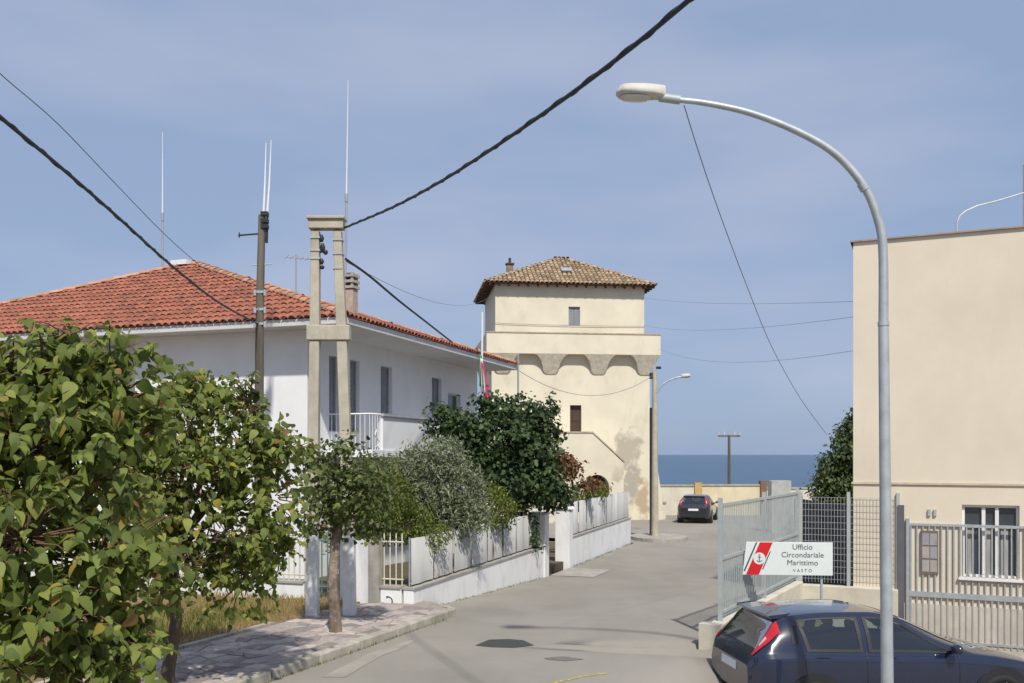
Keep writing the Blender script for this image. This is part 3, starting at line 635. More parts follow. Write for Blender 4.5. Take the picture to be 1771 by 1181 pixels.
gwall(0, 8.1, 'nearer low white garden wall with grey screening panels along the street')
gwall(11.0, 19.6, 'farther low white garden wall with screening panels, ending near the tower', npan=9, top=1.38)
for a, lab in ((8.12, 'white gate pillar at the end of the nearer garden wall'), (10.58, 'white gate pillar at the start of the farther garden wall')):
    mb = MB(); mb.hexa([G(a, -.03, -1), G(a+.4, -.03, -1), G(a+.4, .4, -1), G(a, .4, -1), G(a, -.03, 1.2), G(a+.4, -.03, 1.2), G(a+.4, .4, 1.2), G(a, .4, 1.2)])
    t = thing('gate_pillar', tuple(G(a+.2, .2, -.5)), lab, 'pillar', 'driveway gate pillars'); build(mb, 'shaft', M_wallw, t, .015)
    mb = MB(); mb.hexa([G(a-.04, -.07, 1.201), G(a+.44, -.07, 1.201), G(a+.44, .44, 1.201), G(a-.04, .44, 1.201), G(a-.01, -.04, 1.26), G(a+.41, -.04, 1.26), G(a+.41, .41, 1.26), G(a-.01, .41, 1.26)]); build(mb, 'cap', M_wallw, t)
# driveway gate leaf, opened inwards
t = thing('driveway_gate', tuple(G(8.6, 1.0, .1)), 'grey barred driveway gate standing open beside the white pillar', 'gate')
mb = MB(); mb.tube([G(8.56, .45, .18), G(8.56, 2.2, .18), G(8.56, 2.2, 1.1), G(8.56, .45, 1.1), G(8.56, .45, .18)], .02, 6); build(mb, 'frame', M_shut, t)
for i in range(13):
    mb = MB(); mb.tube([G(8.56, .55+i*.128, .18), G(8.56, .55+i*.128, 1.1)], .01, 5); build(mb, 'bar', M_shut, t)
# front boundary: rail bays, beige pillar, white wall, green gate, low wall further left
def rail_bay(b0, b1, z0, z1, m, name, label, cat, step=.115, base=True):
    t = thing(name, tuple(G(.1, b0, -.1)), label, cat)
    if base:
        mb = MB(); mb.hexa([G(0, b0, -.8), G(.2, b0, -.8), G(.2, b1, -.8), G(0, b1, -.8), G(0, b0, z0-.05), G(.2, b0, z0-.05), G(.2, b1, z0-.05), G(0, b1, z0-.05)]); build(mb, 'base_wall', M_wallw, t, .01)
        mb = MB(); mb.hexa([G(-.03, b0, z0-.049), G(.23, b0, z0-.049), G(.23, b1, z0-.049), G(-.03, b1, z0-.049), G(-.03, b0, z0-.01), G(.23, b0, z0-.01), G(.23, b1, z0-.01), G(-.03, b1, z0-.01)]); build(mb, 'coping', M_conc, t)
    for z in (z0+.1, z1-.12): mb = MB(); mb.tube([G(.1, b0, z), G(.1, b1, z)], .017, 6); build(mb, 'rail', m, t)
    n = max(2, int((b1-b0)/step))
    for i in range(n+1):
        b = b0+.03+(b1-b0-.06)*i/n; mb = MB(); mb.tube([G(.1, b, z0-.012), G(.1, b, z1), G(.1, b, z1+.05)], [.0135, .0135, .002], 6); build(mb, 'bar', m, t)
    return t
rail_bay(.24, .66, .42, 1.32, M_railc, 'rail_fence', 'cream barred railing bay at the corner of the white garden wall', 'railing')
mb = MB(); mb.hexa([G(-.05, .67, -.3), G(.22, .67, -.3), G(.22, .87, -.3), G(-.05, .87, -.3), G(-.05, .67, 1.28), G(.22, .67, 1.28), G(.22, .87, 1.28), G(-.05, .87, 1.28)])
solo(mb, 'gate_pillar', M_conc, 'slim beige concrete pillar beside the cream railing bay', 'pillar')
mb = MB(); mb.hexa([G(.02, .875, -.3), G(.2, .875, -.3), G(.2, 1.5, -.3), G(.02, 1.5, -.3), G(.02, .875, 1.22), G(.2, .875, 1.22), G(.2, 1.5, 1.22), G(.02, 1.5, 1.22)])
solo(mb, 'white_wall', M_wallw, 'short full-height white wall between beige pillar and green gate', 'wall')
rail_bay(1.52, 2.2, .22, 1.3, M_railg, 'garden_gate', 'green barred garden gate behind the double concrete pole', 'gate', base=False)
rail_bay(2.25, 4.4, .42, 1.25, M_railc, 'rail_fence', 'cream railing on low wall left of the green gate', 'railing')
rail_bay(4.42, 9.0, .42, 1.25, M_railc, 'rail_fence', 'long cream railing on low wall behind the leafy street trees', 'railing', step=.2)
# small drain pipe end at the wall corner
mb = MB(); p = G(-.06, .48, .14); mb.tube([p, p+U*.07], .075, 12); drn = solo(mb, 'drain_pipe', M_ant, 'white drain pipe end low on the corner of the garden wall', 'pipe')
mb = MB(); mb.tube([p-U*.005+Vector((.085*cos(a), 0, .085*sin(a))) for a in lsp(-.3, pi*.6, 8)], .012, 5); build(mb, 'collar', M_black, drn)

# ------------------------------------------------------------------ roadside fence, cross fence, gate fence (right)
fdir = Vector((sin(FA), cos(FA), 0)); fnr = Vector((cos(FA), -sin(FA), 0))
def picket_fence(name, A, D, L, zb, zt, step, label, m, rt=.022, wall=None, postevery=2.1, cat='fence', wallz=None, r=.009, up=.0, bars=2, endpost=True):
    A = Vector(A); t = thing(name, (A.x, A.y, zb-.4), label, cat); Nn = Vector((-D.y, D.x, 0))
    if wall:
        mb = MB(); a, b = A-D*wall[2], A+D*L
        mb.hexa([a-Nn*wall[0]+Vector((0, 0, wall[1])), b-Nn*wall[0]+Vector((0, 0, wall[1])), b+Nn*wall[0]+Vector((0, 0, wall[1])), a+Nn*wall[0]+Vector((0, 0, wall[1])),
                 a-Nn*wall[0]+Vector((0, 0, zb)), b-Nn*wall[0]+Vector((0, 0, zb)), b+Nn*wall[0]+Vector((0, 0, zb)), a+Nn*wall[0]+Vector((0, 0, zb))]); build(mb, 'base_wall', mat('cream_wall', (.62, .58, .48), .92, .1, 2, bump=.25), t, .015)
    mb = MB(); P = lambda s, z: A+D*s+Vector((0, 0, z))
    for k in range(bars):
        z = lerp(zb+.12, zt-.05, k/(bars-1)); mb = MB(); mb.box(P(L/2, z), D*(L/2), Nn*rt*.8, (0, 0, rt)); build(mb, 'rail', m, t)
    pm = MB(); pm.box((0, 0, (zt-zb-.1)/2), D*r, Nn*r, (0, 0, (zt-zb-.1)/2)); pmesh = pm.mesh('picket', mat=m); base = org(t)
    for i in range(int(L/step)): p = P(step*(i+.5), zb+.05); link('picket', pmesh, t, p-base)
    np_ = max(1, round(L/postevery))
    for i in range(np_+1):
        mb = MB(); mb.box(P(L*i/np_, (zb+zt)/2+.02), D*.03, Nn*.03, (0, 0, (zt-zb)/2+.04)); build(mb, 'post', m, t)
    return t
A_ = Vector((FX, FY, 0))
picket_fence('metal_fence', A_, fdir, 5.06, .29, 2.08, .1, 'tall grey metal fence on low cream wall along the right roadside', M_galv2, wall=(.11, -1.0, .35), r=.008, bars=3)
mb = MB(); mb.box(A_-fdir*.46+Vector((0, 0, -.25)), fdir*.1, fnr*.15, (0, 0, .58)); solo(mb, 'wall_pier', mat('cream_wall', (.62, .58, .48)), 'cream end pier of the low wall beside the dark parked hatchback', 'pier')
C_ = A_+fdir*5.12; cdir = Vector((cos(RA), -sin(RA), 0))
picket_fence('mesh_fence', C_+cdir*.05, cdir, 1.78, .23, 2.0, .06, 'light grey mesh fence on white wall between sign and cream building', mat('pale_steel', (.45, .47, .46), .5, .05, 4, metal=.1), wall=(.12, -1.2, .0), r=.003, bars=14, postevery=.9, rt=.003)
Gt = C_+cdir*2.0
t = picket_fence('barred_gate', Gt, cdir, 4.6, -.82, 1.52, .105, 'long galvanised barred gate in front of the cream building window', M_galv, cat='gate', postevery=4.6, r=.012, bars=2)
mb = MB(); mb.box(Gt+cdir*2.3+Vector((0, 0, .16)), cdir*2.3, eb*.02, (0, 0, .05)); build(mb, 'mid_rail', M_galv, t)
mb = MB(); mb.box(Gt-cdir*.12+Vector((0, 0, .5)), cdir*.055, eb*.055, (0, 0, 1.33)); solo(mb, 'gate_post', mat('dark_steel', (.13, .13, .15), .5), 'dark steel gate post beside the barred gate', 'post')
# beige shed wall, dark hedge panel and utility box seen through the fence
mb = MB(); p = at(1348, 870, 40); mb.box((p.x, p.y, .5), (.42, 0, 0), (0, .3, 0), (0, 0, 1.15)); 
solo(mb, 'utility_cabinet', mat('cabinet_grey', (.5, .5, .48), .6), 'pale grey utility cabinet behind the roadside fence', 'cabinet')
mb = MB(); a, b = at(1378, 870, 22), at(1490, 870, 20.5); mb.hexa([(a.x, a.y, -.9), (b.x, b.y, -.9), (b.x, b.y+.2, -.9), (a.x, a.y+.2, -.9), (a.x, a.y, 1.75), (b.x, b.y, 1.6), (b.x, b.y+.2, 1.6), (a.x, a.y+.2, 1.75)])
solo(mb, 'dark_boundary_wall', mat('dark_boundary', (.14, .14, .145), .9, .3, 4, bump=.4), 'dark grey boundary wall behind the mesh fence', 'wall')

# ------------------------------------------------------------------ harbour office sign
def text_mesh(s, size, bold=0):
    c = bpy.data.curves.new('lettering', 'FONT'); c.body = s; c.size = size; c.align_x = 'CENTER'; c.align_y = 'CENTER'; c.extrude = .0012; c.offset = bold; c.resolution_u = 3
    o = bpy.data.objects.new('lettering', c); COL.objects.link(o); dg = bpy.context.evaluated_depsgraph_get(); m = bpy.data.meshes.new_from_object(o.evaluated_get(dg)); bpy.data.objects.remove(o); return m
SY = 14.9; sl, sr = at(1284, 965, SY), at(1440, 967, SY-.12); sd = (sr-sl); sw = sd.length; sd = Vector((sd.x, sd.y, 0)).normalized(); sn = Vector((sd.y, -sd.x, 0)); sh = .53
sc0 = (sl+sr)/2; sg = thing('office_sign', tuple(sc0-Vector((0, 0, sh/2))), 'white harbour office sign with slanted red stripe emblem on the grey fence', 'sign')
def S_(x, z, d=0): return sc0+sd*x+Vector((0, 0, z))+sn*d
mb = MB(); mb.hexa([S_(-sw/2, -sh/2, -.01), S_(sw/2, -sh/2, -.01), S_(sw/2, -sh/2, .01), S_(-sw/2, -sh/2, .01), S_(-sw/2+.06, sh/2, -.01), S_(sw/2, sh/2, -.01), S_(sw/2, sh/2, .01), S_(-sw/2+.06, sh/2, .01)]); build(mb, 'board', M_sign, sg, .004)
def slant(x0, x1, z0, z1, k, name, m, d=.0115):
    x0 = x0*1.13-sw/2; x1 = x1*1.13-sw/2; mb = MB(); q = [(x0+k*z0, z0), (x1+k*z0, z0), (x1+k*z1, z1), (x0+k*z1, z1)]
    mb.hexa([S_(*q[0], .0105), S_(*q[1], .0105), S_(*q[1], d+.001), S_(*q[0], d+.001), S_(*q[3], .0105), S_(*q[2], .0105), S_(*q[2], d+.001), S_(*q[3], d+.001)]); return build(mb, name, m, sg)
slant(.145, .325, -sh/2+.004, sh/2-.004, .42, 'red_stripe', M_red, .0125); slant(.09, .112, -sh/2+.06, sh/2-.004, .42, 'navy_stripe', M_navy); slant(.338, .354, -sh/2+.09, sh/2-.15, .42, 'navy_stripe', M_navy)
ec = S_(-sw/2+.266, .0, 0); mb = MB(); ring = [ec+sn*.0155+sd*.095*cos(a)+Vector((0, 0, .095*sin(a))) for a in lsp(0, 2*pi, 29)[:-1]]
mb.add(ring, [tuple(range(28))]); mb.add([p-sn*.003 for p in ring]+ring, [(i, (i+1) % 28, 28+(i+1) % 28, 28+i) for i in range(28)]); build(mb, 'emblem_disc', M_sign, sg)
mb = MB(); e_ = lambda x, z: ec+sd*x+Vector((0, 0, z))+sn*.017      # anchor
mb.tube([e_(0, .045), e_(0, -.05)], .007, 6); mb.tube([e_(-.028, .022), e_(.028, .022)], .005, 6); mb.tube([e_(.045*sin(a), -.05+.045*(1-cos(a))*.9) for a in lsp(-1.15, 1.15, 9)], .006, 6); mb.tube([e_(.012*cos(a), .055+.012*sin(a)) for a in lsp(0, 2*pi, 9)], .004, 5)
build(mb, 'anchor_emblem', M_green, sg)
bx = Matrix(((sd.x, 0, sn.x), (sd.y, 0, sn.y), (0, 1, 0))).to_4x4()
for s, z, sz, b in (('Ufficio', .185, .122, 0), ('Circondariale', .06, .122, 0), ('Marittimo', -.065, .122, 0), ('V A S T O', -.19, .07, 0)):
    m = text_mesh(s, sz, b); m.materials.clear(); m.materials.append(M_text); o = link('lettering', m, sg); o.matrix_local = Matrix.Translation(S_(.235, z, .0125)-org(sg)) @ bx
for z in (.14, -.14):
    mb = MB(); mb.box(S_(-.03, z, -.026), sd*(sw/2+.03), sn*.014, (0, 0, .02)); build(mb, 'back_rail', M_galv2, sg)
mb = MB(); mb.tube([S_(sw/2-.16, sh/2-.03, -.06), Vector((*S_(sw/2-.16, 0, -.06).xy, -1.0))], .022, 8); build(mb, 'sign_post', M_galv2, sg)


# ------------------------------------------------------------------ poles, lamps
def catmull(pts, n=6):
    P = [Vector(p) for p in pts]; P = [2*P[0]-P[1]]+P+[2*P[-1]-P[-2]]; out = []
    for i in range(1, len(P)-2):
        for k in range(n):
            t = k/n; a, b, c, d = P[i-1:i+3]; out.append(.5*((2*b)+(-a+c)*t+(2*a-5*b+4*c-d)*t*t+(-a+3*b-3*c+d)*t**3))
    out.append(P[-2]); return out
LY = 9.6; lp = [at(x, y, LY) for x, y in ((1528, 560), (1527, 430), (1517, 375), (1494, 322), (1447, 268), (1383, 229), (1300, 196), (1225, 179), (1168, 172))]
bx_ = lp[0].x+.015; lamp = thing('street_lamp', (bx_, LY, ground_z(bx_, LY)), 'tall grey street lamp with long curved arm beside the parked hatchback', 'street lamp')
pts = [Vector((bx_+.03, LY, ground_z(bx_, LY)-.3)), Vector((bx_+.022, LY, .6))]+lp[:1]
mb = MB(); mb.tube(pts, [.066, .062, .052], 16); mb.tube([lp[0]-Vector((0, 0, .02)), lp[0]+Vector((0, 0, .02))], .058, 16); build(mb, 'pole', M_galv, lamp)
arm = catmull(lp); mb = MB(); mb.tube(arm, list(lsp(.05, .028, len(arm))), 12); build(mb, 'arm', M_galv, lamp)
mb = MB(); mb.tube([lerp(lp[3], lp[2], .12), lerp(lp[3], lp[4], .1)], .05, 12); build(mb, 'joint_collar', M_galv, lamp)
def lamp_head(parent, tip, base, w, h):
    d = (tip-base); L = d.length; d = d.normalized(); s = Vector((0, 0, 1)).cross(d).normalized(); u = d.cross(s); s = s if True else s
    vs = []; fs = []; NS, NR = 12, 14
    for i in range(NS+1):
        t = i/NS; ww = w*(.5+.5*sin(pi*min(1, t*1.25)**.8*.5))*(1 if t < .85 else sqrt(max(.05, 1-((t-.85)/.16)**2)))*(.55 if t < .05 else 1); hh = h*(.62+.38*sin(pi*min(1, .25+t*.6)))*(1 if t < .85 else sqrt(max(.08, 1-((t-.85)/.16)**2)))
        for k in range(NR):
            a = 2*pi*k/NR; cz_ = sin(a); vs.append(base+d*L*t+s*ww*cos(a)+u*(hh*cz_ if cz_ > 0 else hh*.35*cz_))
    fs = [(i*NR+k, i*NR+(k+1) % NR, (i+1)*NR+(k+1) % NR, (i+1)*NR+k) for i in range(NS) for k in range(NR)]
    mb = MB(); mb.add(vs, fs, True); mb.add(vs[:NR], [tuple(range(NR))]); mb.add(vs[-NR:], [tuple(range(NR))]); hd = build(mb, 'lamp_head', M_lamp, parent)
    vs = []
    for i in range(9):
        t = lerp(.3, .93, i/8); q = sqrt(max(.02, 1-(2*i/8-1)**2))
        for k in range(7): a = pi+pi*k/6; vs.append(base+d*L*t+s*w*.75*q**.5*cos(a)+u*(-h*.30+h*.32*q*sin(a)))
    mb = MB(); mb.add(vs, [(i*7+k, i*7+k+1, (i+1)*7+k+1, (i+1)*7+k) for i in range(8) for k in range(6)], True); build(mb, 'lamp_glass', M_glassl, hd)
lamp_head(lamp, at(1066, 162, LY), at(1150, 165, LY), .13, .115)
mb = MB(); mb.tube([at(1176, 173, LY), at(1140, 168, LY)], .045, 10); build(mb, 'lamp_clamp', M_galv2, lamp)
L2 = 37.0; b2 = at(1133, 932, L2); l2 = thing('street_lamp', (b2.x, b2.y, -.5), 'slim concrete street lamp on a small island right of the tower', 'street lamp')
mb = MB(); mb.tube([(b2.x, b2.y, -.8), at(1132, 643, L2)], [.15, .095], 10); build(mb, 'pole', M_hpole, l2)
a2 = catmull([at(1131, 690, L2), at(1137, 677, L2), at(1150, 662, L2), at(1170, 653, L2), at(1182, 652, L2)]); mb = MB(); mb.tube(a2, .035, 8); build(mb, 'arm', M_galv, l2)
lamp_head(l2, at(1194, 650, L2), at(1178, 652, L2), .13, .12)
mb = MB(); mb.box(at(1126, 650, L2), (.06, 0, 0), (0, .06, 0), (0, 0, .12)); mb.box(at(1139, 636, L2), (.1, 0, 0), (0, .04, 0), (0, 0, .05)); build(mb, 'wire_bracket', M_black, l2)
mb = MB(); pq = at(1126, 930, 37.5); mb.tube([(pq.x, pq.y, -.7), at(1126, 705, 37.5)], .06, 8); solo(mb, 'service_pole', M_wood, 'thin dark pole close behind the slim concrete street lamp', 'pole')

# double concrete pole with cross beams
HYp = 15.4; hp = thing('double_pole', (-2.98, HYp, .12), 'double concrete utility pole with two cross beams and whitewashed feet', 'utility pole')
for pl in ([(540, 1076), (541, 925), (545, 590), (546, 400)], [(605, 1076), (603.5, 925), (592, 590), (584, 400)]):
    q = [at(x, y, HYp) for x, y in pl]; q[0].z = -.2
    mb = MB()
    def sq(a, b, wa, wb):
        mb.hexa([a+Vector((sx_*wa, sy_*wa, 0)) for sx_, sy_ in ((-1, -1), (1, -1), (1, 1), (-1, 1))]+[b+Vector((sx_*wb, sy_*wb, 0)) for sx_, sy_ in ((-1, -1), (1, -1), (1, 1), (-1, 1))])
    m_ = lerp(q[1], q[2], -.0); sq(m_, q[2], .092, .082); sq(q[2]+Vector((0, 0, .002)), q[3], .082, .068); pst = build(mb, 'post', M_hpole, hp, .012)
    mb = MB(); sq(q[0], m_, .102, .096); build(mb, 'whitewashed_foot', M_limew, pst, .012)
mb = MB(); a, b = at(532, 576, HYp), at(606, 576, HYp); mb.box((a+b)/2, (b-a)/2, (0, .11, 0), (0, 0, .125)); build(mb, 'cross_beam', M_hpole, hp, .015)
a, b = at(535, 389, HYp), at(595, 389, HYp); mb = MB(); mb.box((a+b)/2, (b-a)/2, (0, .11, 0), (0, 0, .075)); mb.box((a+b)/2+Vector((0, 0, .1)), (b-a)/2*1.08, (0, .15, 0), (0, 0, .024)); build(mb, 'cap_beam', M_hpole, hp, .012)
for i, (x, y, l) in enumerate(((556, 412, 15), (558, 428, 18), (563, 436, 10), (556, 452, 12), (557, 462, 8))):
    p = at(x, y, HYp-.02); mb = MB(); mb.tube([p+Vector((0, 0, l*.004)), p, p-Vector((0, 0, l*.004))], [.02, .045, .025], 8); mb.tube([p-Vector((.09, 0, 0)), p], .012, 6); build(mb, 'insulator', M_black, hp)
mb = MB()
for y in (412, 434, 448): mb.box(at(546, y, HYp), (.085, 0, 0), (0, .085, 0), (0, 0, .014))
for y in (416, 440, 465): mb.box(at(585, y, HYp), (.085, 0, 0), (0, .085, 0), (0, 0, .012))
build(mb, 'clamp_band', M_galv2, hp)
# weathered pole with whip antennas in front of the house
PY = 19.0; p0 = at(447, 900, PY); wp = thing('wooden_pole', (p0.x, PY, .1), 'weathered wooden utility pole in front of the white house with two whip antennas', 'utility pole')
mb = MB(); mb.tube([(p0.x, PY, -.3), at(449, 560, PY), at(453, 372, PY)], [.105, .085, .07], 10); build(mb, 'pole', M_wood, wp)
for x0, x1, yt in ((455, 460, 247), (461, 469, 242)):
    mb = MB(); mb.tube([at(x0, 385, PY), at((x0+x1)/2+.5, 320, PY), at(x1, yt, PY)], [.03, .02, .008], 8); build(mb, 'whip_antenna', M_ant, wp)
mb = MB()
for y in (370, 382, 392): mb.box(at(458, y, PY-.02), (.07, 0, 0), (0, .07, 0), (0, 0, .04))
mb.tube([at(462, 372, PY), at(461, 420, PY)], .03, 6)
build(mb, 'antenna_clamp', M_black, wp)
mb = MB(); mb.tube([at(450, 404, PY), at(412, 407, PY)], .018, 6); mb.tube([at(414, 402, PY), at(414, 411, PY)], .012, 6); build(mb, 'bracket_arm', M_black, wp)
mb = MB(); mb.tube([at(437, 458, PY), at(470, 457, PY)], .014, 6)
build(mb, 'cross_rod', M_galv, wp)
for y in (505, 535, 560):
    mb = MB(); mb.box(at(449, y, PY-.03), (.12, 0, 0), (0, .05, 0), (0, 0, .025)); mb.tube([at(441, y+6, PY-.1), at(441, y-4, PY-.1)], .03, 6); mb.tube([at(458, y+6, PY-.1), at(458, y-4, PY-.1)], .03, 6); build(mb, 'insulator_bracket', M_galv, wp)
# whip antennas on masts of the house
def roof_whip(px, ytop, ybase, Y, label, ymid, x2=None):
    x2 = x2 or px; b = at(px, ybase, Y); t = thing('whip_antenna', tuple(b), label, 'antenna')
    mb = MB(); mb.tube([b, at(lerp(px, x2, .4), ymid, Y)], .028, 8); build(mb, 'mast', M_antm, t)
    mb = MB(); mb.tube([at(lerp(px, x2, .4), ymid, Y), at(x2, ytop, Y)], [.022, .007], 8); build(mb, 'whip', M_ant, t)
    mb = MB(); mb.tube([at(lerp(px, x2, .4), ymid+4, Y), at(lerp(px, x2, .4), ymid-10, Y)], .042, 8); build(mb, 'coupling', M_antm, t); return t
hipp = lerp(Le_, A1, .955); rw = roof_whip(281, 228, 470, hipp.y, 'white whip antenna on a pale mount near the red roof peak', 378)
mb = MB(); mb.box(lerp(Le_, A1, .965)+Vector((0, 0, .12)), V*.28, U*.16, (0, 0, .07)); build(mb, 'mount', M_ant, rw)
roof_whip(597, 138, 545, 24.2, 'tall white whip antenna behind the double concrete pole', 345, 602)
# television aerial beside the chimney
def aerial(px, y0, y1, Y, label, dirv, n=7, Lb=.9):
    t = thing('television_aerial', tuple(at(px, y1, Y)), label, 'aerial'); mb = MB(); mb.tube([at(px, y1, Y), at(px, y0, Y)], .02, 6); build(mb, 'mast', M_antm, t)
    c = at(px, y0+6, Y); dirv = Vector(dirv).normalized(); per = Vector((0, 0, 1)).cross(dirv).normalized(); mb = MB(); mb.tube([c-dirv*Lb*.3, c+dirv*Lb*.7], .012, 6)
    for i in range(n): q = c+dirv*Lb*(-.3+i/(n-1)); mb.tube([q-per*.2*(1.3-i/n*.5), q+per*.2*(1.3-i/n*.5)], .006, 5)
    build(mb, 'boom', M_antm, t)
aerial(512, 440, 520, 27, 'small television aerial rising behind the roof left of the double pole', (1, .5, 0))
# flag pole with limp flag at the house corner
FYp = 27.4; f0 = at(832, 700, FYp); fg = thing('flag_pole', (f0.x, FYp, .1), 'white flagpole with limp green, white and red flag by the house corner', 'flagpole')
mb = MB(); mb.tube([(f0.x, FYp, -.1), at(834, 540, FYp)], [.045, .028], 8); build(mb, 'pole', M_ant, fg)
for k, (m, xo) in enumerate(((mat('flag_green', (.06, .30, .12), .8), 0), (mat('flag_white', (.7, .68, .68), .8), .085), (mat('flag_red', (.55, .06, .16), .8), .17))):
    mb = MB(); vs = []; n = 12; top = at(832, 612+k*7, FYp).z; bot = at(832, 668+k*12, FYp).z
    for i in range(n+1):
        t = i/n; z = lerp(top, bot, t)
        for j in range(7):
            u = j/6; vs.append((f0.x+.02+xo*(.35+.65*t)*.9-.05+.16*u*(.45+.75*t)-.02, FYp-.05-.07*sin(u*9+t*2.2+k)*(.3+t)-.03*k, z-.05*u))
    mb.add(vs, [(i*7+j, i*7+j+1, (i+1)*7+j+1, (i+1)*7+j) for i in range(n) for j in range(6)], True); o = build(mb, 'flag_stripe', m, fg)
    so = o.modifiers.new('thick', 'SOLIDIFY'); so.thickness = .004
mb = MB(); q = at(897, 700, 31.5); mb.tube([(q.x, 31.5, -.1), at(896, 612, 31.5)], .035, 6); solo(mb, 'garden_pole', M_antm, 'thin grey pole rising from the dark garden tree by the eave end', 'pole')
# far utility pole at the sea edge
q = at(1261, 838, 57); fp_ = thing('utility_pole', (q.x, 57, -.6), 'small dark utility pole with crossarm against the sea', 'utility pole')
mb = MB(); mb.tube([(q.x, 57, -1.2), at(1261, 752, 57)], [.11, .08], 8); build(mb, 'pole', M_wood, fp_)
mb = MB(); a, b = at(1242, 754, 57), at(1280, 754, 57); mb.box((a+b)/2, (b-a)/2, (0, .05, 0), (0, 0, .05)); build(mb, 'crossarm', M_wood, fp_)
for x in (1243, 1252, 1270, 1279): mb = MB(); c = at(x, 752, 57); mb.tube([c, c+Vector((0, 0, .22))], [.05, .035], 6); build(mb, 'insulator', M_lamp, fp_)

# ------------------------------------------------------------------ wires
def wire(P0, P1, sag, r, label, m=M_wire, n=26, name='overhead_wire', cat='wire'):
    P0, P1 = Vector(P0), Vector(P1); mb = MB(); mb.tube([P0.lerp(P1, i/n)-Vector((0, 0, 4*sag*(i/n)*(1-i/n))) for i in range(n+1)], r, 6)
    return solo(mb, name, m, label, cat)
def wire_px(pl, P0, P1, r, label, m=M_cable, name='overhead_cable', twist=False):
    """cable through photo points, lying in the vertical plane P0-P1"""
    pts = []
    for x, y in pl:
        k = (x-CXP)/FPX; dx, dy = P1.x-P0.x, P1.y-P0.y; t = (k*P0.y-P0.x)/(dx-k*dy); pts.append(at(x, y, P0.y+dy*t))
    c = catmull(pts, 8); mb = MB(); mb.tube(c, r, 8)
    if twist:
        L = 0; hel = []; fine = []
        for i in range(len(c)-1):
            for k in range(10): fine.append(c[i].lerp(c[i+1], k/10))
        for i in range(1, len(fine)):
            L += (fine[i]-fine[i-1]).length; d = (fine[i]-fine[i-1]).normalized(); s = d.cross(Vector((0, 0, 1))).normalized(); u = s.cross(d); hel.append(fine[i]+(s*cos(L*11)+u*sin(L*11))*r*.75)
        mb.tube(hel, r*.7, 5)
    return solo(mb, name, m, label, 'cable')
wire_px([(596, 394), (680, 358), (760, 315), (830, 271), (900, 224), (1000, 153), (1100, 76), (1195, -3), (1290, -85)], at(596, 394, HYp), at(1195, 0, 5.6), .017, 'thick twisted black cable rising from the double pole to the upper right', twist=True)
wire_px([(-120, 98), (0, 202), (100, 285), (200, 372), (300, 462), (380, 524), (446, 560)], at(446, 560, PY), at(0, 202, 6.5), .0155, 'thick black cable dropping from upper left to the wooden pole', twist=True)
wire_px([(-80, 45), (0, 127), (100, 214), (200, 318), (290, 410), (360, 470), (447, 535)], at(447, 535, PY), at(0, 127, 8), .005, 'thin wire from upper left to the wooden pole, above the thick one', M_wire, 'overhead_wire')
sE = Hh(6.3, -1.42, 5.86)
wire_px([(598, 448), (640, 478), (690, 520), (740, 559), (782, 592)], at(598, 448, HYp), sE, .022, 'black cable from the double pole down to the house side eave')
wire(at(598, 452, HYp), T(0, -.05, 11.0), .7, .005, 'thin wire from the double pole to the tower upper storey')
for ya, yb, zt, sg_, lb in ((553, 545, 9.45, .25, 'middle'), (516, 518, 10.9, .15, 'highest'), (622, 604, 8.3, .45, 'lowest')):
    wire(T(TW+(.0 if zt > 8.9 else .7), 0, zt), Bp(-.01, .4, CAMZ+(HZN-yb)/FPX*18.1), sg_, .0045, lb+' of three thin wires between the tower and the cream building')
wire(T(0, -.06, 9.45), T(TW, -.06, 9.42), .05, .012, 'service wire fixed across the tower upper storey under the window', M_wire)
wire(at(896, 640, 31.5), at(1131, 648, L2), .85, .009, 'sagging wire from the thin garden pole to the concrete street lamp')
wire_px([(1183, 182), (1210, 268), (1245, 370), (1290, 490), (1335, 600), (1385, 690), (1430, 752)], at(1183, 182, LY), at(1430, 752, 26), .0055, 'thin wire hanging from the near street lamp arm towards the sea', M_wire, 'overhead_wire')

# ------------------------------------------------------------------ sea-front wall
WY = 51.5
def seawall(x0, x1, zt, label, y=WY, m=None, th=.3):
    a, b = at(x0, 840, y).x, at(x1, 840, y).x; t = thing('boundary_wall', ((a+b)/2, y, -.6), label, 'wall')
    mb = MB(); mb.hexa([(a, y, -1.2), (b, y, -1.2), (b, y+th, -1.2), (a, y+th, -1.2), (a, y, zt), (b, y, zt), (b, y+th, zt), (a, y+th, zt)]); build(mb, 'wall', m or M_sea1, t, .02)
    mb = MB(); mb.hexa([(a-.03, y-.05, zt+.001), (b+.03, y-.05, zt+.001), (b+.03, y+th+.05, zt+.001), (a-.03, y+th+.05, zt+.001), (a-.03, y-.05, zt+.09), (b+.03, y-.05, zt+.09), (b+.03, y+th+.05, zt+.09), (a-.03, y+th+.05, zt+.09)]); build(mb, 'coping', M_conc, t)
M_sea1 = layer(mat('seawall_plaster', (.66, .62, .53), .92, .08, 1, bump=.3), (.45, .40, .32), 2, .5, .7, .5, (1, 1, .3), 3)
seawall(1100, 1201, 1.0, 'pale plastered sea-front wall between the tower and the yellow pier')
seawall(1214, 1316, 1.02, 'cream plastered sea-front wall right of the yellow pier', m=layer(mat('seawall_cream', (.70, .61, .42), .92, .08, 1, bump=.3), (.5, .44, .33), 2, .5, .7, .5, (1, 1, .3), 1))
seawall(1324, 1800, .85, 'long sea-front wall continuing behind the roadside fence')
a = at(1207.5, 840, WY); mb = MB(); mb.box((a.x, WY+.1, .1), (.2, 0, 0), (0, .22, 0), (0, 0, 1.1)); solo(mb, 'wall_pier', mat('ochre_plaster', (.55, .38, .14), .9, .1, 3), 'ochre pier in the sea-front wall above the far car', 'pier')
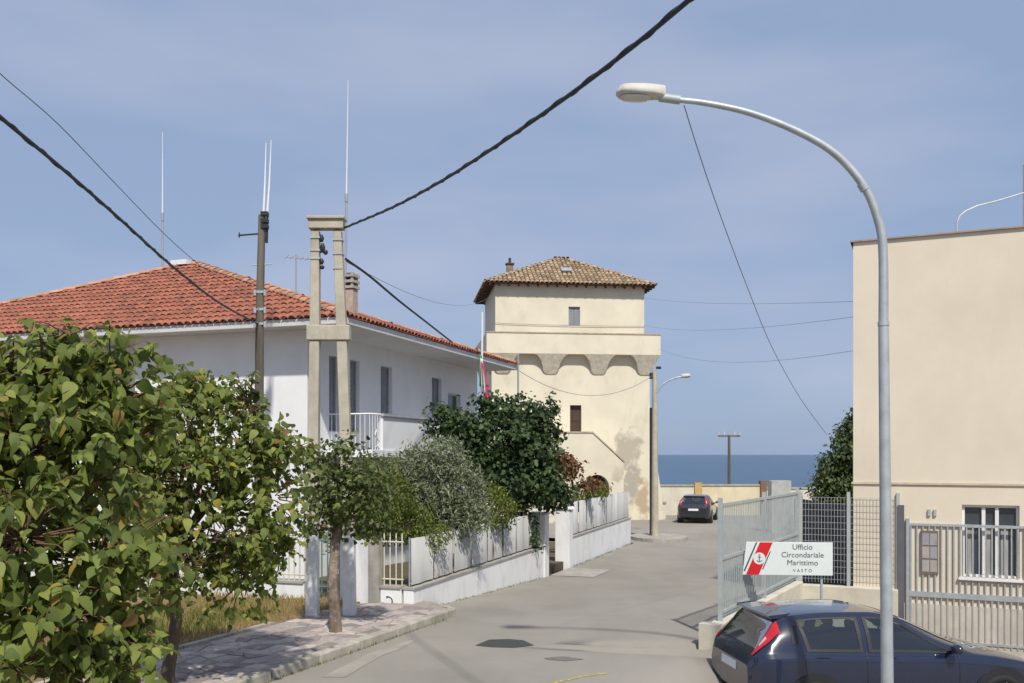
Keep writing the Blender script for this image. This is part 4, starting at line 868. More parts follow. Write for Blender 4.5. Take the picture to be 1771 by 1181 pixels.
a = at(1320, 840, WY); mb = MB(); mb.box((a.x, WY+.1, .15), (.17, 0, 0), (0, .22, 0), (0, 0, 1.15)); solo(mb, 'wall_pier', mat('brown_pier', (.22, .12, .08), .9, .1, 3), 'dark brown pier in the sea-front wall right of the utility pole', 'pier')
seawall(1143, 1152, .2, 'short stub of plastered wall at the foot of the tower', y=48.6)

# ------------------------------------------------------------------ cars
def interp(x, pts):
    xs = [p[0] for p in pts]; ys = [p[1] for p in pts]
    i = min(max(np.searchsorted(xs, x)-1, 0), len(xs)-2); h = xs[i+1]-xs[i]; t = min(1, max(0, (x-xs[i])/h))
    def sl(k):
        if k == 0 or k == len(xs)-1: return 0 if k else (ys[1]-ys[0])/(xs[1]-xs[0])
        a, b = (ys[k]-ys[k-1])/(xs[k]-xs[k-1]), (ys[k+1]-ys[k])/(xs[k+1]-xs[k]); return 0 if a*b <= 0 else 2*a*b/(a+b)
    m0, m1 = sl(i)*h, sl(i+1)*h; return (2*t**3-3*t*t+1)*ys[i]+(t**3-2*t*t+t)*m0+(-2*t**3+3*t*t)*ys[i+1]+(t**3-t*t)*m1
PW = [(0, .66), (.1, .78), (.3, .855), (.8, .875), (3.3, .875), (3.9, .82), (4.2, .70), (4.34, .52)]
PB = [(0, .80), (.08, .94), (.2, .985), (.6, .995), (1.5, .965), (2.7, .925), (3.3, .87), (3.9, .76), (4.2, .66), (4.34, .55)]
PR = [(0, .82), (.08, .96), (.14, 1.05), (.28, 1.24), (.42, 1.40), (.6, 1.452), (1.2, 1.487), (1.7, 1.48), (2.1, 1.41), (2.5, 1.25), (2.9, 1.06), (3.15, .955), (3.5, .90), (3.9, .80), (4.2, .69), (4.34, .57)]
PWR = [(0, .60), (.14, .63), (.42, .58), (.8, .585), (1.7, .585), (2.3, .60), (2.9, .66), (3.2, .70), (3.9, .64), (4.34, .40)]
PL = [(0, .42), (.1, .32), (.4, .24), (4.0, .22), (4.34, .32)]
def section(x):
    w, b, r, wr, zl = (interp(x, p) for p in (PW, PB, PR, PWR, PL)); wr = min(wr, w*.92); r = max(r, b+.012); k = min(1, (r-b)/.25)
    pts = [(0, zl), (w*.88, zl), (w*.96, zl+.1), (w, lerp(zl, b, .55)), (w*.985, b-.07), (w*.945, b), (lerp(w*.93, wr, .52)+.03*k, lerp(b, r, .5)), (wr, r-.055*k-.004), (wr*.82, r-.016*k-.001), (0, r)]
    return pts
def S_car(x, s):
    P = section(x); i = min(int(s), 8); t = s-i
    g = lambda k: Vector(P[k]) if 0 <= k <= 9 else (Vector((-P[1][0], P[1][1])) if k < 0 else Vector((-P[8][0], P[8][1])))
    if i in (0, 1, 4): q = g(i).lerp(g(i+1), t)
    else:
        a, b, c, d = g(i-1), g(i), g(i+1), g(i+2); q = .5*((2*b)+(-a+c)*t+(2*a-5*b+4*c-d)*t*t+(-a+3*b-3*c+d)*t**3)
    return Vector((x, q.x, q.y))
def make_car(loc, heading, label, paint, name='hatchback_car', group=None):
    t = thing(name, loc, label, 'car', group); ca, sa = cos(heading), sin(heading); L0 = Vector(loc)
    Wt = lambda p: L0+Vector((p[0]*ca-p[1]*sa, p[0]*sa+p[1]*ca, p[2]))*.935
    xs = sorted({round(q, 4) for q in lsp(0, .7, 36)+lsp(.7, 3.2, 126)+lsp(3.2, 3.9, 15)+lsp(3.9, 4.34, 12)}); ss = lsp(0, 5, 31)+lsp(5, 7.2, 56)[1:]+lsp(7.2, 9, 19)[1:]; mb = MB(); vs = []; nr = 2*len(ss)-2
    for x in xs:
        R = [S_car(x, s) for s in ss]; ring = R+[Vector((p.x, -p.y, p.z)) for p in R[-2:0:-1]]; vs += [Wt(p) for p in ring]
    def opening(x, s):
        v = (s-5.14)/1.64
        if 0 < v < 1 and (1.625 < x < lerp(2.84, 2.10, v) or .725-.08*(v-.5) < x < 1.50): return True
        return s > 7.3 and (2.18 < x < 3.0 or .13 < x < .395)
    ns = len(ss); sv2 = list(ss)+list(ss)[-2:0:-1]
    fs = [(i*nr+k, (i+1)*nr+k, (i+1)*nr+(k+1) % nr, i*nr+(k+1) % nr) for i in range(len(xs)-1) for k in range(nr) if not opening((xs[i]+xs[i+1])/2, (sv2[k]+sv2[(k+1) % nr])/2)]
    mb.add(vs, fs, True); mb.add(vs[:nr], [tuple(range(nr))]); mb.add(vs[-nr:], [tuple(range(nr-1, -1, -1))]); body = build(mb, 'body', paint, t)
    def norm(x, s):
        e = .01; a = S_car(x+e, s)-S_car(x-e, s); b = S_car(x, min(9, s+e))-S_car(x, s-e); n = a.cross(b); n = n.normalized() if n.length > 1e-9 else Vector((0, 0, 1))
        c = S_car(x, s)-Vector((x, 0, .75)); return n if n.dot(c) > 0 else -n
    def patch(f, name, m, parent, sides=(1, -1), nu=14, nv=8, off=.006, center=False):
        for sd_ in sides:
            mb = MB(); vs = []
            for i in range(nu+1):
                for j in range(nv+1):
                    x, s = f(i/nu, j/nv)
                    if center and s > 9: s2, fl = 18-s, -1
                    else: s2, fl = s, 1
                    p = S_car(x, s2)+norm(x, s2)*off; vs.append(Wt((p.x, p.y*fl*sd_, p.z)))
            mb.add(vs, [(i*(nv+1)+j, (i+1)*(nv+1)+j, (i+1)*(nv+1)+j+1, i*(nv+1)+j+1) for i in range(nu) for j in range(nv)], True); build(mb, name, m, parent)
    trim = M_black
    # side glass: dark seals first, then panes
    def ring(fo, fi, name):      # rubber seal round an opening, between an outer and an inner outline
        for a0, a1, b0, b1 in ((0, 1, 0, 0), (0, 1, 1, 1), (0, 0, 0, 1), (1, 1, 0, 1)):
            patch(lambda u, v: tuple(lerp(p, q, v) for p, q in zip(fo(lerp(a0, a1, u), lerp(b0, b1, u)), fi(lerp(a0, a1, u), lerp(b0, b1, u)))), name, trim, body, nu=24, nv=2, off=.007)
    fr_ = lambda e: (lambda u, v: (lerp(.70+e*.05, 1.525-e*.05, u)-.09*(1-u)*(v-.5), lerp(5.06+e*.16, 6.84-e*.13, v)))
    ff_ = lambda e: (lambda u, v: (lerp(1.60+e*.05, lerp(2.90-e*.12, 2.13-e*.05, v), u), lerp(5.06+e*.16, 6.84-e*.13, v)))
    ring(fr_(0), fr_(1), 'window_seal'); ring(ff_(0), ff_(1), 'window_seal')
    patch(lambda u, v: (lerp(.715, 1.51, u)-.08*(1-u)*(v-.5), lerp(5.12, 6.79, v)), 'rear_door_window', M_cglass, body, off=.002)
    patch(lambda u, v: (lerp(1.64, lerp(2.86, 2.12, v), u), lerp(5.12, 6.79, v)), 'front_door_window', M_cglass, body, off=.002)
    patch(lambda u, v: (lerp(.56, .64, u)+.02*v, lerp(5.5, 6.5, v)), 'quarter_trim', trim, body)
    patch(lambda u, v: (lerp(2.16, 3.02, u), lerp(7.25, 10.75, v)), 'windscreen', M_cglass2, body, sides=(1,), nu=16, nv=18, off=.008, center=True)
    patch(lambda u, v: (lerp(.125, .40, u), lerp(7.35, 10.65, v)), 'rear_window', M_cglass2, body, sides=(1,), nu=12, nv=18, off=.008, center=True)
    patch(lambda u, v: (lerp(.075, .43, u), lerp(6.0+.2*u, 7.15, v)), 'tail_light', M_tail, body, nu=16, off=.014)
    patch(lambda u, v: (lerp(.17, .27, u), lerp(6.55, 6.95, v)), 'reverse_lamp', M_tail2, body, nu=6, off=.020)
    patch(lambda u, v: (lerp(3.98, 4.22, u), lerp(4.1, 4.9, v)), 'headlight', M_galv, body, off=.006)
    for x in (.70, 1.56, 2.86): patch(lambda u, v: (x+.006*(u-.5)*2-(.10 if x < .8 else 0)*max(0, (3.6-lerp(2.1, 5.1, v)))/1.5*-1, lerp(2.1, 5.1, v)), 'door_gap', trim, body, nu=1, nv=16, off=.003)
    patch(lambda u, v: (lerp(.62, 2.86, u), 4.55+.03*v), 'side_moulding', paint, body, nu=20, nv=2, off=.012)
    for x in (.86, 1.78): patch(lambda u, v: (lerp(x, x+.2, u), lerp(4.15, 4.32, v)), 'door_handle', paint, body, nu=4, nv=2, off=.03)
    patch(lambda u, v: (lerp(.006, .03, u), lerp(3.0, 3.35, v)), 'bumper_strip', trim, body, nu=3, nv=3, off=.008)
    def pad(cx, cy, cz, hx, hy, hz, lean, name):
        mb = MB(); vs = []; n1, n2 = 10, 14
        for i in range(n1+1):
            for k in range(n2):
                th, ph = pi*i/n1, 2*pi*k/n2; sg = lambda q, e: math.copysign(abs(q)**e, q)
                a, b, c = hx*sg(sin(th), .5)*sg(cos(ph), .5), hy*sg(sin(th), .5)*sg(sin(ph), .5), hz*sg(cos(th), .5); vs.append(Wt((cx+a-lean*c, cy+b, cz+c)))
        mb.add(vs, [(i*n2+k, i*n2+(k+1) % n2, (i+1)*n2+(k+1) % n2, (i+1)*n2+k) for i in range(n1) for k in range(n2)], True); build(mb, name, M_seat, t)
    for sy_ in (.36, -.36):
        pad(1.72, sy_, .82, .09, .24, .30, .3, 'seat_back'); pad(1.60, sy_, 1.22, .05, .13, .10, .2, 'head_restraint'); pad(2.0, sy_, .52, .26, .24, .09, 0, 'seat_cushion'); pad(.78, sy_, 1.14, .045, .12, .09, .2, 'head_restraint')
    pad(.88, 0, .80, .09, .58, .28, .3, 'rear_seat'); pad(2.92, 0, .84, .22, .70, .13, 0, 'dashboard'); pad(.45, 0, .90, .26, .52, .04, 0, 'parcel_shelf')
    mb = MB(); mb.tube([Wt((2.52-.06*sin(a), .36+.18*cos(a), .93+.17*sin(a))) for a in lsp(0, 2*pi, 25)], .015, 6); build(mb, 'steering_wheel', trim, t)
    # spoiler, plate, mirrors, aerial, wipers, wheels
    mb = MB(); q = lambda x, y, z: Wt((x, y, z)); 
    vs = []
    for y in lsp(-.56, .56, 9):
        c = 1-.10*abs(y/.56)**2; vs += [q(.60, y, 1.462*c+.018*0+(1-c)*1.38), q(.31+.05*abs(y), y, 1.438*c+(1-c)*1.36), q(.32+.05*abs(y), y, 1.405*c+(1-c)*1.36), q(.52, y, 1.415*c+(1-c)*1.36)]
    mb.add(vs, [(4*i+k, 4*i+(k+1) % 4, 4*i+4+(k+1) % 4, 4*i+4+k) for i in range(8) for k in range(4)]+[(0, 1, 2, 3), (35, 34, 33, 32)]); build(mb, 'spoiler', paint, body, .008)
    mb = MB(); mb.hexa([q(-.012, -.26, .68), q(-.012, .26, .68), q(.08, .26, .68), q(.08, -.26, .68), q(.0, -.26, .79), q(.0, .26, .79), q(.08, .26, .79), q(.08, -.26, .79)]); build(mb, 'number_plate', M_plate, body)
    mb = MB(); mb.hexa([q(.004, -.30, .81), q(.004, .30, .81), q(.08, .30, .81), q(.08, -.30, .81), q(.03, -.30, .85), q(.03, .30, .85), q(.08, .30, .85), q(.08, -.30, .85)]); build(mb, 'tailgate_trim', M_galv, body)
    for sd_ in (1, -1):
        mb = MB(); vs = []
        for i in range(9):
            for k in range(12):
                th, ph = pi*i/8, 2*pi*k/12; vs.append(Wt((2.74+.075*sin(th)*cos(ph), sd_*(.99+.105*cos(th)), 1.02+.07*sin(th)*sin(ph))))
        mb.add(vs, [(i*12+k, i*12+(k+1) % 12, (i+1)*12+(k+1) % 12, (i+1)*12+k) for i in range(8) for k in range(12)], True); mb.tube([q(2.78, sd_*.80, .96), q(2.76, sd_*.95, .99)], .03, 6); build(mb, 'wing_mirror', paint, body)
        for wx in (.84, 3.47):
            mb = MB(); mb.tube([q(wx, sd_*.60, .315), q(wx, sd_*.885, .315)], .395, 28); build(mb, 'wheel_arch', trim, body)
            mb = MB(); R0 = [(.70, .27), (.70, .305), (.73, .318), (.87, .318), (.902, .30), (.902, .235), (.88, .225)]
            vs = [q(wx+r*cos(2*pi*k/28), sd_*y, .318+r*sin(2*pi*k/28)) for y, r in R0 for k in range(28)]
            mb.add(vs, [(i*28+k, i*28+(k+1) % 28, (i+1)*28+(k+1) % 28, (i+1)*28+k) for i in range(6) for k in range(28)], True); wh_ = build(mb, 'wheel', M_tyre, t)
            mb = MB(); mb.tube([q(wx, sd_*.80, .318), q(wx, sd_*.878, .318)], .222, 24); mb.tube([q(wx, sd_*.86, .318), q(wx, sd_*.895, .318)], .05, 12)
            for k in range(5): a = 2*pi*k/5; mb.box(q(wx+.125*cos(a), sd_*.888, .318+.125*sin(a)), Wt((.09*cos(a), 0, .09*sin(a)))-L0, (Wt((0, .008, 0))-L0), Wt((-.02*sin(a), 0, .02*cos(a)))-L0)
            build(mb, 'rim', M_galv, wh_)
    mb = MB(); mb.tube([q(3.06, -.5, .985), q(2.92, .1, 1.055)], .01, 5); mb.tube([q(3.06, .15, .985), q(2.95, .62, 1.04)], .01, 5); build(mb, 'wiper', trim, body)
    return t
M_paint = mat('navy_car_paint', (.010, .016, .042), .22, .08, 4, coat=1, spec=.5); M_paint2 = mat('dark_grey_car_paint', (.018, .020, .027), .3, .08, 4, coat=1)
def car_glass(name, tint, base):
    m = bpy.data.materials.new(name); m.use_nodes = True; n, l = m.node_tree.nodes, m.node_tree.links; n.remove(n['Principled BSDF'])
    t = n.new('ShaderNodeBsdfTransparent'); t.inputs[0].default_value = (*tint, 1); g = n.new('ShaderNodeBsdfGlossy'); g.inputs['Roughness'].default_value = .03
    lw = n.new('ShaderNodeLayerWeight'); lw.inputs[0].default_value = .35; a = n.new('ShaderNodeMath'); a.operation = 'MULTIPLY_ADD'; a.inputs[1].default_value = .7; a.inputs[2].default_value = base; l.new(lw.outputs['Fresnel'], a.inputs[0])
    x = n.new('ShaderNodeMixShader'); l.new(a.outputs[0], x.inputs[0]); l.new(t.outputs[0], x.inputs[1]); l.new(g.outputs[0], x.inputs[2]); l.new(x.outputs[0], n['Material Output'].inputs[0]); return m
M_cglass = car_glass('car_side_glass', (.62, .70, .68), .12); M_cglass2 = car_glass('car_tinted_glass', (.28, .32, .33), .10)
M_seat = mat('car_seat_fabric', (.05, .05, .055), .9, .2, 12)
M_tail = mat('tail_light_red', (.55, .015, .02), .18, .1, 12, coat=.6); M_tail2 = mat('lamp_lens', (.75, .45, .40), .2, .1, 8); M_plate = mat('number_plate', (.72, .73, .75), .4, .03, 5); M_tyre = mat('tyre', (.018, .018, .019), .85, .1, 8)
make_car((2.79, 11.9, -.545), radians(8), 'dark navy hatchback parked on the right beside the curved street lamp', M_paint)
far_y = 45.0; fx_ = (1199-CXP)/FPX*far_y
make_car((fx_, far_y, -.6), radians(72), 'dark hatchback seen from behind, far down the street by the tower', M_paint2)

# ------------------------------------------------------------------ vegetation
def leaf_mesh(name, w, m, curl=.18, fold=.16, broad=True):
    prof = [(0, .05), (.12, .36), (.3, .5), (.55, .44), (.8, .22), (1, .0)] if broad else [(0, .03), (.3, .5), (.7, .35), (1, 0)]
    vs = []
    for t, h in prof: z = -curl*t*t; vs += [(t, 0, z), (t, h*w, z+fold*h), (t, -h*w, z+fold*h)]
    mb = MB(); n = len(prof)
    for i in range(n-1): a, b = 3*i, 3*i+3; mb.f += [(a, b, b+1, a+1), (a, a+2, b+2, b)]
    mb.v = vs; mb.sm = [True]*len(mb.f); me = mb.mesh(name, mat=m); return me
def leaf_mats(clumps, n, size, seed, droop=.5, shell=.55, up=.5, flip=.35, twig=11, tw=.95):
    r = np.random.default_rng(seed); W = np.array([c[3]*c[4]*c[5] for c in clumps])**.72; W = W/W.sum(); idx = r.choice(len(clumps), n, p=W); C = np.array(clumps, float)[idx]
    d = r.normal(size=(n, 3)); d /= np.linalg.norm(d, axis=1)[:, None]; rad = r.random(n)**(1/3)*(1-shell)+shell*np.sqrt(r.random(n)*.5+.5); rad *= r.uniform(.86, 1.12, n)
    P = C[:, :3]+d*C[:, 3:6]*rad[:, None]
    if twig:          # leaves gather on twigs: every twig point carries a small spray, with gaps between sprays
        k = max(4, n//twig); g = r.integers(0, k, n); P = P[g]+r.normal(size=(n, 3))*np.array([1, 1, .8])*size*tw; d = d[g]*.5+r.normal(size=(n, 3))*.5
    nrm = d*.8+np.array([0, 0, up])+r.normal(size=(n, 3))*flip; nrm /= np.linalg.norm(nrm, axis=1)[:, None]
    x = d*np.array([.7, .7, .2])+np.array([0, 0, -droop])+r.normal(size=(n, 3))*.45; x -= nrm*np.sum(x*nrm, axis=1)[:, None]; x /= np.linalg.norm(x, axis=1)[:, None]+1e-9
    y = np.cross(nrm, x); sc = size*r.uniform(.5, 1.4, n); M = np.zeros((n, 4, 4)); M[:, :3, 0] = x*sc[:, None]; M[:, :3, 1] = y*sc[:, None]; M[:, :3, 2] = nrm*sc[:, None]; M[:, :3, 3] = P; M[:, 3, 3] = 1; return M
def shoots(clumps, n, size, seed, l0=.22, l1=.6):
    """leafy shoots that break the outline: a bent stem with alternate hanging leaves"""
    r = random.Random(seed); Ms = []; stems = []; wts = [c[3]*c[5] for c in clumps]
    for _ in range(n):
        c = r.choices(clumps, wts)[0]; d = Vector((r.gauss(0, 1), r.gauss(0, 1)-.5, r.gauss(.35, .8))).normalized()
        p = Vector(c[:3])+Vector((d.x*c[3], d.y*c[4], d.z*c[5]))*.7; L = r.uniform(l0, l1); q = p+d*L*.55+Vector((0, 0, .05)); e = p+d*L+Vector((0, 0, -.12*L)); stems.append((p-d*.2, p, q, e)); k = int(L/size*1.7)+3
        for i in range(k+1):
            t = i/k; o = p.lerp(q, t*2) if t < .5 else q.lerp(e, t*2-1); sd = d.cross(Vector((0, 0, 1))).normalized()*(1 if i % 2 else -1)
            x = (sd*.75+d*.6+Vector((0, 0, -.65))+Vector((r.gauss(0, .25), r.gauss(0, .25), r.gauss(0, .2)))).normalized(); nn = Vector((r.gauss(0, .3), r.gauss(-.25, .3), 1)); nn = (nn-x*nn.dot(x)).normalized(); y = nn.cross(x); sc = size*r.uniform(.6, 1.35)*(1.05-.35*t)
            Ms.append([[x.x*sc, y.x*sc, nn.x*sc, o.x], [x.y*sc, y.y*sc, nn.y*sc, o.y], [x.z*sc, y.z*sc, nn.z*sc, o.z], [0, 0, 0, 1]])
    return np.array(Ms), stems
def limb_tree(t, base, fork, clumps, r0, mtl, lean=None, seed=1, nb=None):
    R_ = random.Random(seed); base, fork = Vector(base), Vector(fork); mid = base.lerp(fork, .5)+Vector((R_.choice((-1, 1))*R_.uniform(.04, .07), R_.uniform(-.06, .06), 0))
    mb = MB(); mb.tube([base-Vector((0, 0, .2)), base+Vector((0, 0, .12)), mid, fork], [r0*1.35, r0*1.08, r0*.92, r0*.8], 12); tr_ = build(mb, 'trunk', mtl, t)
    for c in clumps[:nb]:
        e = Vector(c[:3]); h = e-fork; m1_ = fork+h*.45+Vector((0, 0, .12*h.length)); mb = MB(); mb.tube([fork-Vector((0, 0, .05)), fork+h*.12+Vector((0, 0, .08*h.length)), m1_, e], [r0*.62, r0*.5, r0*.34, r0*.13], 7)
        for k in range(4):
            q = e+Vector((R_.uniform(-1, 1)*c[3], R_.uniform(-1, 1)*c[4], R_.uniform(-.6, .9)*c[5]))*.75; mb.tube([m1_.lerp(e, R_.uniform(.2, .9)), q], [r0*.16, r0*.05], 5)
        build(mb, 'limb', mtl, t)
def crown(t, M, lm, name, m, keep=0, variants=None, hub=None, stems=()):
    Ms = list(M)
    if variants:      # mixed leaf shapes: the joined field alternates between them
        P = M[:, :3, 3]; px = CXP+FPX*P[:, 0]/P[:, 1]; py = HZN-FPX*(P[:, 2]-CAMZ)/P[:, 1]; dist = np.linalg.norm(P-np.array([0, 0, CAMZ]), axis=1); dist[(px < -10) | (py > 1200) | (P[:, 1] < .5)] += 100; o = np.argsort(dist); near, far = o[:keep], o[keep:]
        mb = MB(); nvar = len(variants)
        for q in range(nvar):
            me = variants[q]; vs = np.array([v.co[:] for v in me.vertices]); fs = [tuple(p.vertices) for p in me.polygons]; A = M[far[q::nvar]]; Wd = np.einsum('nij,vj->nvi', A[:, :3, :3], vs)+A[:, None, :3, 3]; n0 = len(mb.v); nv = len(vs)
            mb.v += [tuple(p) for p in Wd.reshape(-1, 3)]; mb.f += [tuple(i+n0+k*nv for i in f) for k in range(len(A)) for f in fs]; mb.sm += [True]*(len(A)*len(fs))
        cr_ = build(mb, name, m, t); cr_['kind'] = 'stuff'
        for k, i in enumerate(near): put(variants[k % nvar], Matrix(Ms[i].tolist()), 'leaf', cr_)
        R_ = random.Random(4); mb = MB(); sel = P[::6]; hubs = [Vector(h[:3]) for h in hub]
        for p in sel[::2]:
            p = Vector(p); h = min(hubs, key=lambda q: (q-p).length); e = h.lerp(p, .25); md = h.lerp(p, .65)+Vector((R_.uniform(-.06, .06), R_.uniform(-.06, .06), R_.uniform(-.02, .08))); mb.tube([e, md, p], [.007, .005, .002], 4, cap=False)
        for st in stems: mb.tube(list(st), [.008, .006, .005, .002], 4, cap=False)
        tw_ = build(mb, 'twig', M_twig, t); tw_['kind'] = 'stuff'; return cr_
    if keep:
        cpos = np.array([0, 0, CAMZ]); P = M[:, :3, 3]; px = CXP+FPX*P[:, 0]/P[:, 1]; py = HZN-FPX*(P[:, 2]-CAMZ)/P[:, 1]; dist = np.linalg.norm(P-cpos, axis=1); dist[(px < -10) | (py > 1200) | (P[:, 1] < .5)] += 100; o = np.argsort(dist); near, far = o[:keep], o[keep:]
        cr_ = join_instances([Ms[i] for i in far], lm, name, m, t)
        for i in near: put(lm, Matrix(Ms[i].tolist()), 'leaf', cr_)
    else: cr_ = join_instances(Ms, lm, name, m, t)
    return cr_
ML1 = leaf_mat('lime_leaf', [(0, (.06, .09, .016)), (.45, (.14, .185, .04)), (.80, (.225, .275, .06)), (.955, (.32, .34, .08)), (.975, (.38, .32, .05)), (1, (.22, .13, .05))], .42, .6)
ML2 = leaf_mat('olive_leaf', [(0, (.11, .135, .07)), (.5, (.19, .22, .125)), (1, (.29, .315, .20))], .2, .55)
ML3 = leaf_mat('dark_leaf', [(0, (.022, .042, .016)), (.6, (.045, .08, .026)), (1, (.095, .14, .045))], .25, .6)
ML4 = leaf_mat('hedge_leaf', [(0, (.065, .095, .014)), (.6, (.125, .165, .025)), (1, (.22, .24, .045))], .3, .5)
ML5 = leaf_mat('rust_leaf', [(0, (.13, .055, .025)), (.6, (.23, .11, .05)), (1, (.12, .12, .04))], .25, .5)
ML6 = leaf_mat('sparse_leaf', [(0, (.05, .075, .02)), (.6, (.095, .13, .034)), (1, (.17, .19, .055))], .3, .5)
ML3b = leaf_mat('evergreen_leaf', [(0, (.03, .055, .018)), (.6, (.075, .11, .035)), (1, (.14, .17, .06))], .25, .6); lm3b = leaf_mesh('evergreen_leaf', .6, ML3b, broad=False)
M_twig = mat('twig_bark', (.16, .09, .05), .9, .2, 9)
lm1 = leaf_mesh('leaf', .84, ML1, .22, .2); lmv = [lm1, leaf_mesh('leaf', .95, ML1, .5, .3), leaf_mesh('leaf', .66, ML1, .05, .12), leaf_mesh('leaf', .75, ML1, .75, .05)]; lm3 = leaf_mesh('small_leaf', .8, ML3, broad=False); lm2 = leaf_mesh('narrow_leaf', .28, ML2, broad=False); lm4 = leaf_mesh('needle_leaf', .4, ML4, broad=False); lm5 = leaf_mesh('rust_leaf', .7, ML5, broad=False); lm6 = leaf_mesh('sparse_leaf', .75, ML6, broad=False)
def clump_px(lst, Y0): return [(*at(x, y, Y0+dy), rx*(Y0+dy)/FPX, rd, rz*(Y0+dy)/FPX) for x, y, dy, rx, rd, rz in lst]
# tree 1: nearest, at the left edge
c1 = clump_px([(85, 680, .2, 90, .55, 75), (145, 635, .4, 72, .5, 66), (195, 690, .3, 75, .5, 90), (-60, 760, 0, 110, .6, 95), (40, 780, -.2, 110, .5, 95), (150, 830, 0, 110, .5, 100), (40, 930, -.7, 120, .5, 105), (170, 960, -.3, 100, .45, 95), (-60, 880, -.4, 120, .6, 130), (110, 1060, -.6, 130, .5, 95), (185, 1095, -.3, 50, .4, 65), (110, 1150, -.4, 90, .4, 60), (190, 1150, -.3, 50, .4, 55), (40, 1040, -.6, 80, .4, 70), (20, 1140, -.8, 120, .5, 90), (220, 780, .3, 80, .45, 90), (112, 575, .3, 26, .25, 30), (30, 665, .3, 50, .4, 55)], 7.0)
t1 = thing('street_tree', (-4.9, 7.2, .12), 'nearest leafy street tree filling the left edge with large leaves', 'tree', 'leafy trees along the left pavement')
limb_tree(t1, (-4.9, 7.2, .12), (-4.75, 7.2, 1.6), c1, .09, M_bark, seed=3); s1, st1 = shoots(c1, 290, .11, 37, .2, .5); crown(t1, np.concatenate([leaf_mats(c1, 3800, .105, 11, droop=.9, twig=24, flip=.45, tw=1.25, up=.35), s1]), lm1, 'crown', ML1, keep=300, variants=lmv, hub=c1, stems=st1)
# tree 2: trunk at the pavement edge
b2_ = (-4.03, 10.83, .12)
c2 = clump_px([(300, 740, .2, 95, .6, 75), (370, 700, .3, 70, .5, 60), (430, 790, .2, 80, .6, 80), (330, 830, -.3, 110, .6, 90), (470, 860, .1, 65, .5, 80), (250, 880, -.2, 90, .6, 90), (400, 930, -.2, 90, .6, 75), (300, 980, -.3, 90, .5, 70), (415, 1010, 0, 55, .4, 55), (480, 780, .3, 45, .4, 50), (235, 770, 0, 80, .5, 80), (455, 950, .1, 60, .4, 55), (345, 665, .3, 35, .3, 35), (215, 990, -.2, 55, .5, 60), (430, 700, .3, 40, .35, 40)], 10.7)
t2_ = thing('street_tree', b2_, 'middle leafy street tree with drooping broad crown before the white house', 'tree', 'leafy trees along the left pavement')
limb_tree(t2_, b2_, (b2_[0]+.05, b2_[1], 1.55), c2, .075, M_bark, seed=5); s2, st2 = shoots(c2, 330, .095, 32, .18, .42); crown(t2_, np.concatenate([leaf_mats(c2, 3900, .092, 12, droop=.9, twig=24, flip=.45, tw=1.25, up=.35), s2]), lm1, 'crown', ML1, keep=300, variants=lmv, hub=c2, stems=st2)
# tree 3: small tree on the pavement in front of the double pole
b3 = (-2.66, 13.95, .12)
c3 = clump_px([(560, 830, 0, 45, .45, 50), (600, 800, .1, 50, .4, 45), (640, 850, 0, 50, .45, 45), (555, 890, 0, 40, .35, 40), (620, 900, .1, 45, .4, 35), (590, 850, -.2, 50, .4, 45), (650, 910, 0, 35, .3, 30), (540, 790, .1, 25, .25, 25)], 13.95)
t3 = thing('street_tree', b3, 'small sparse street tree with slim pale trunk before the double pole', 'tree', 'leafy trees along the left pavement')
limb_tree(t3, b3, (b3[0]+.03, b3[1], 1.75), c3, .085, M_barkl, seed=6); crown(t3, leaf_mats(c3, 3400, .075, 13, droop=.3), lm6, 'crown', ML6)
def bush(name, lst, Y0, label, n, size, lm, m, cat='bush', seed=20, stem=True, **k):
    c = clump_px(lst, Y0); bx_0 = sum(q[0] for q in c)/len(c); t = thing(name, (bx_0, Y0, .1), label, cat)
    zmin = min(q[2]-q[5]*.4 for q in c); limb_tree(t, (bx_0, Y0, .1), (bx_0, Y0, max(.35, zmin)), c, .05 if cat == 'bush' else .1, M_bark, seed=seed, nb=6); crown(t, leaf_mats(c, n, size, seed, **k), lm, 'crown', m); return t
bush('hedge_bush', [(640, 900, 0, 60, .5, 50), (700, 905, .2, 55, .5, 40), (670, 860, 0, 55, .5, 45), (600, 870, .1, 45, .5, 50), (610, 930, 0, 50, .4, 40), (655, 820, .3, 40, .4, 35), (740, 925, .1, 45, .4, 25)], 17.6, 'yellow-green hedge bush behind the corner railing of the garden', 11000, .07, lm4, ML4, seed=21, droop=-.3)
bush('olive_bush', [(740, 830, 0, 70, .7, 65), (790, 850, .2, 55, .6, 60), (700, 820, 0, 40, .5, 45), (745, 880, 0, 65, .6, 45), (810, 895, .3, 40, .5, 35), (765, 790, 0, 40, .5, 35), (690, 870, -.1, 40, .5, 45)], 18.8, 'feathery grey-green olive bush behind the nearer garden wall', 15000, .10, lm2, ML2, seed=22, droop=-.25, up=.3, flip=.7)
bush('juniper_bush', [(845, 870, 0, 40, .5, 40), (870, 885, .3, 30, .4, 28), (825, 900, 0, 40, .4, 25)], 20.8, 'small bright green bush between the olive bush and the dark tree', 3200, .08, lm4, ML4, seed=23, droop=-.4)
bush('dark_tree', [(865, 765, 0, 62, .9, 52), (805, 745, .2, 42, .7, 36), (912, 785, .2, 46, .8, 52), (895, 830, 0, 60, .9, 46), (840, 812, 0, 42, .8, 40), (938, 832, .3, 36, .7, 40), (760, 730, .2, 22, .4, 35), (925, 725, .3, 35, .5, 30), (865, 705, .2, 30, .5, 25), (962, 856, .5, 26, .4, 24), (945, 705, .2, 12, .2, 14), (835, 690, .2, 14, .2, 14), (955, 750, .3, 12, .3, 26), (900, 695, .2, 12, .2, 12)], 23.5, 'dense dark green tree in the garden in front of the tower', 15000, .115, lm3, ML3, cat='tree', seed=24, twig=14, tw=1.1)
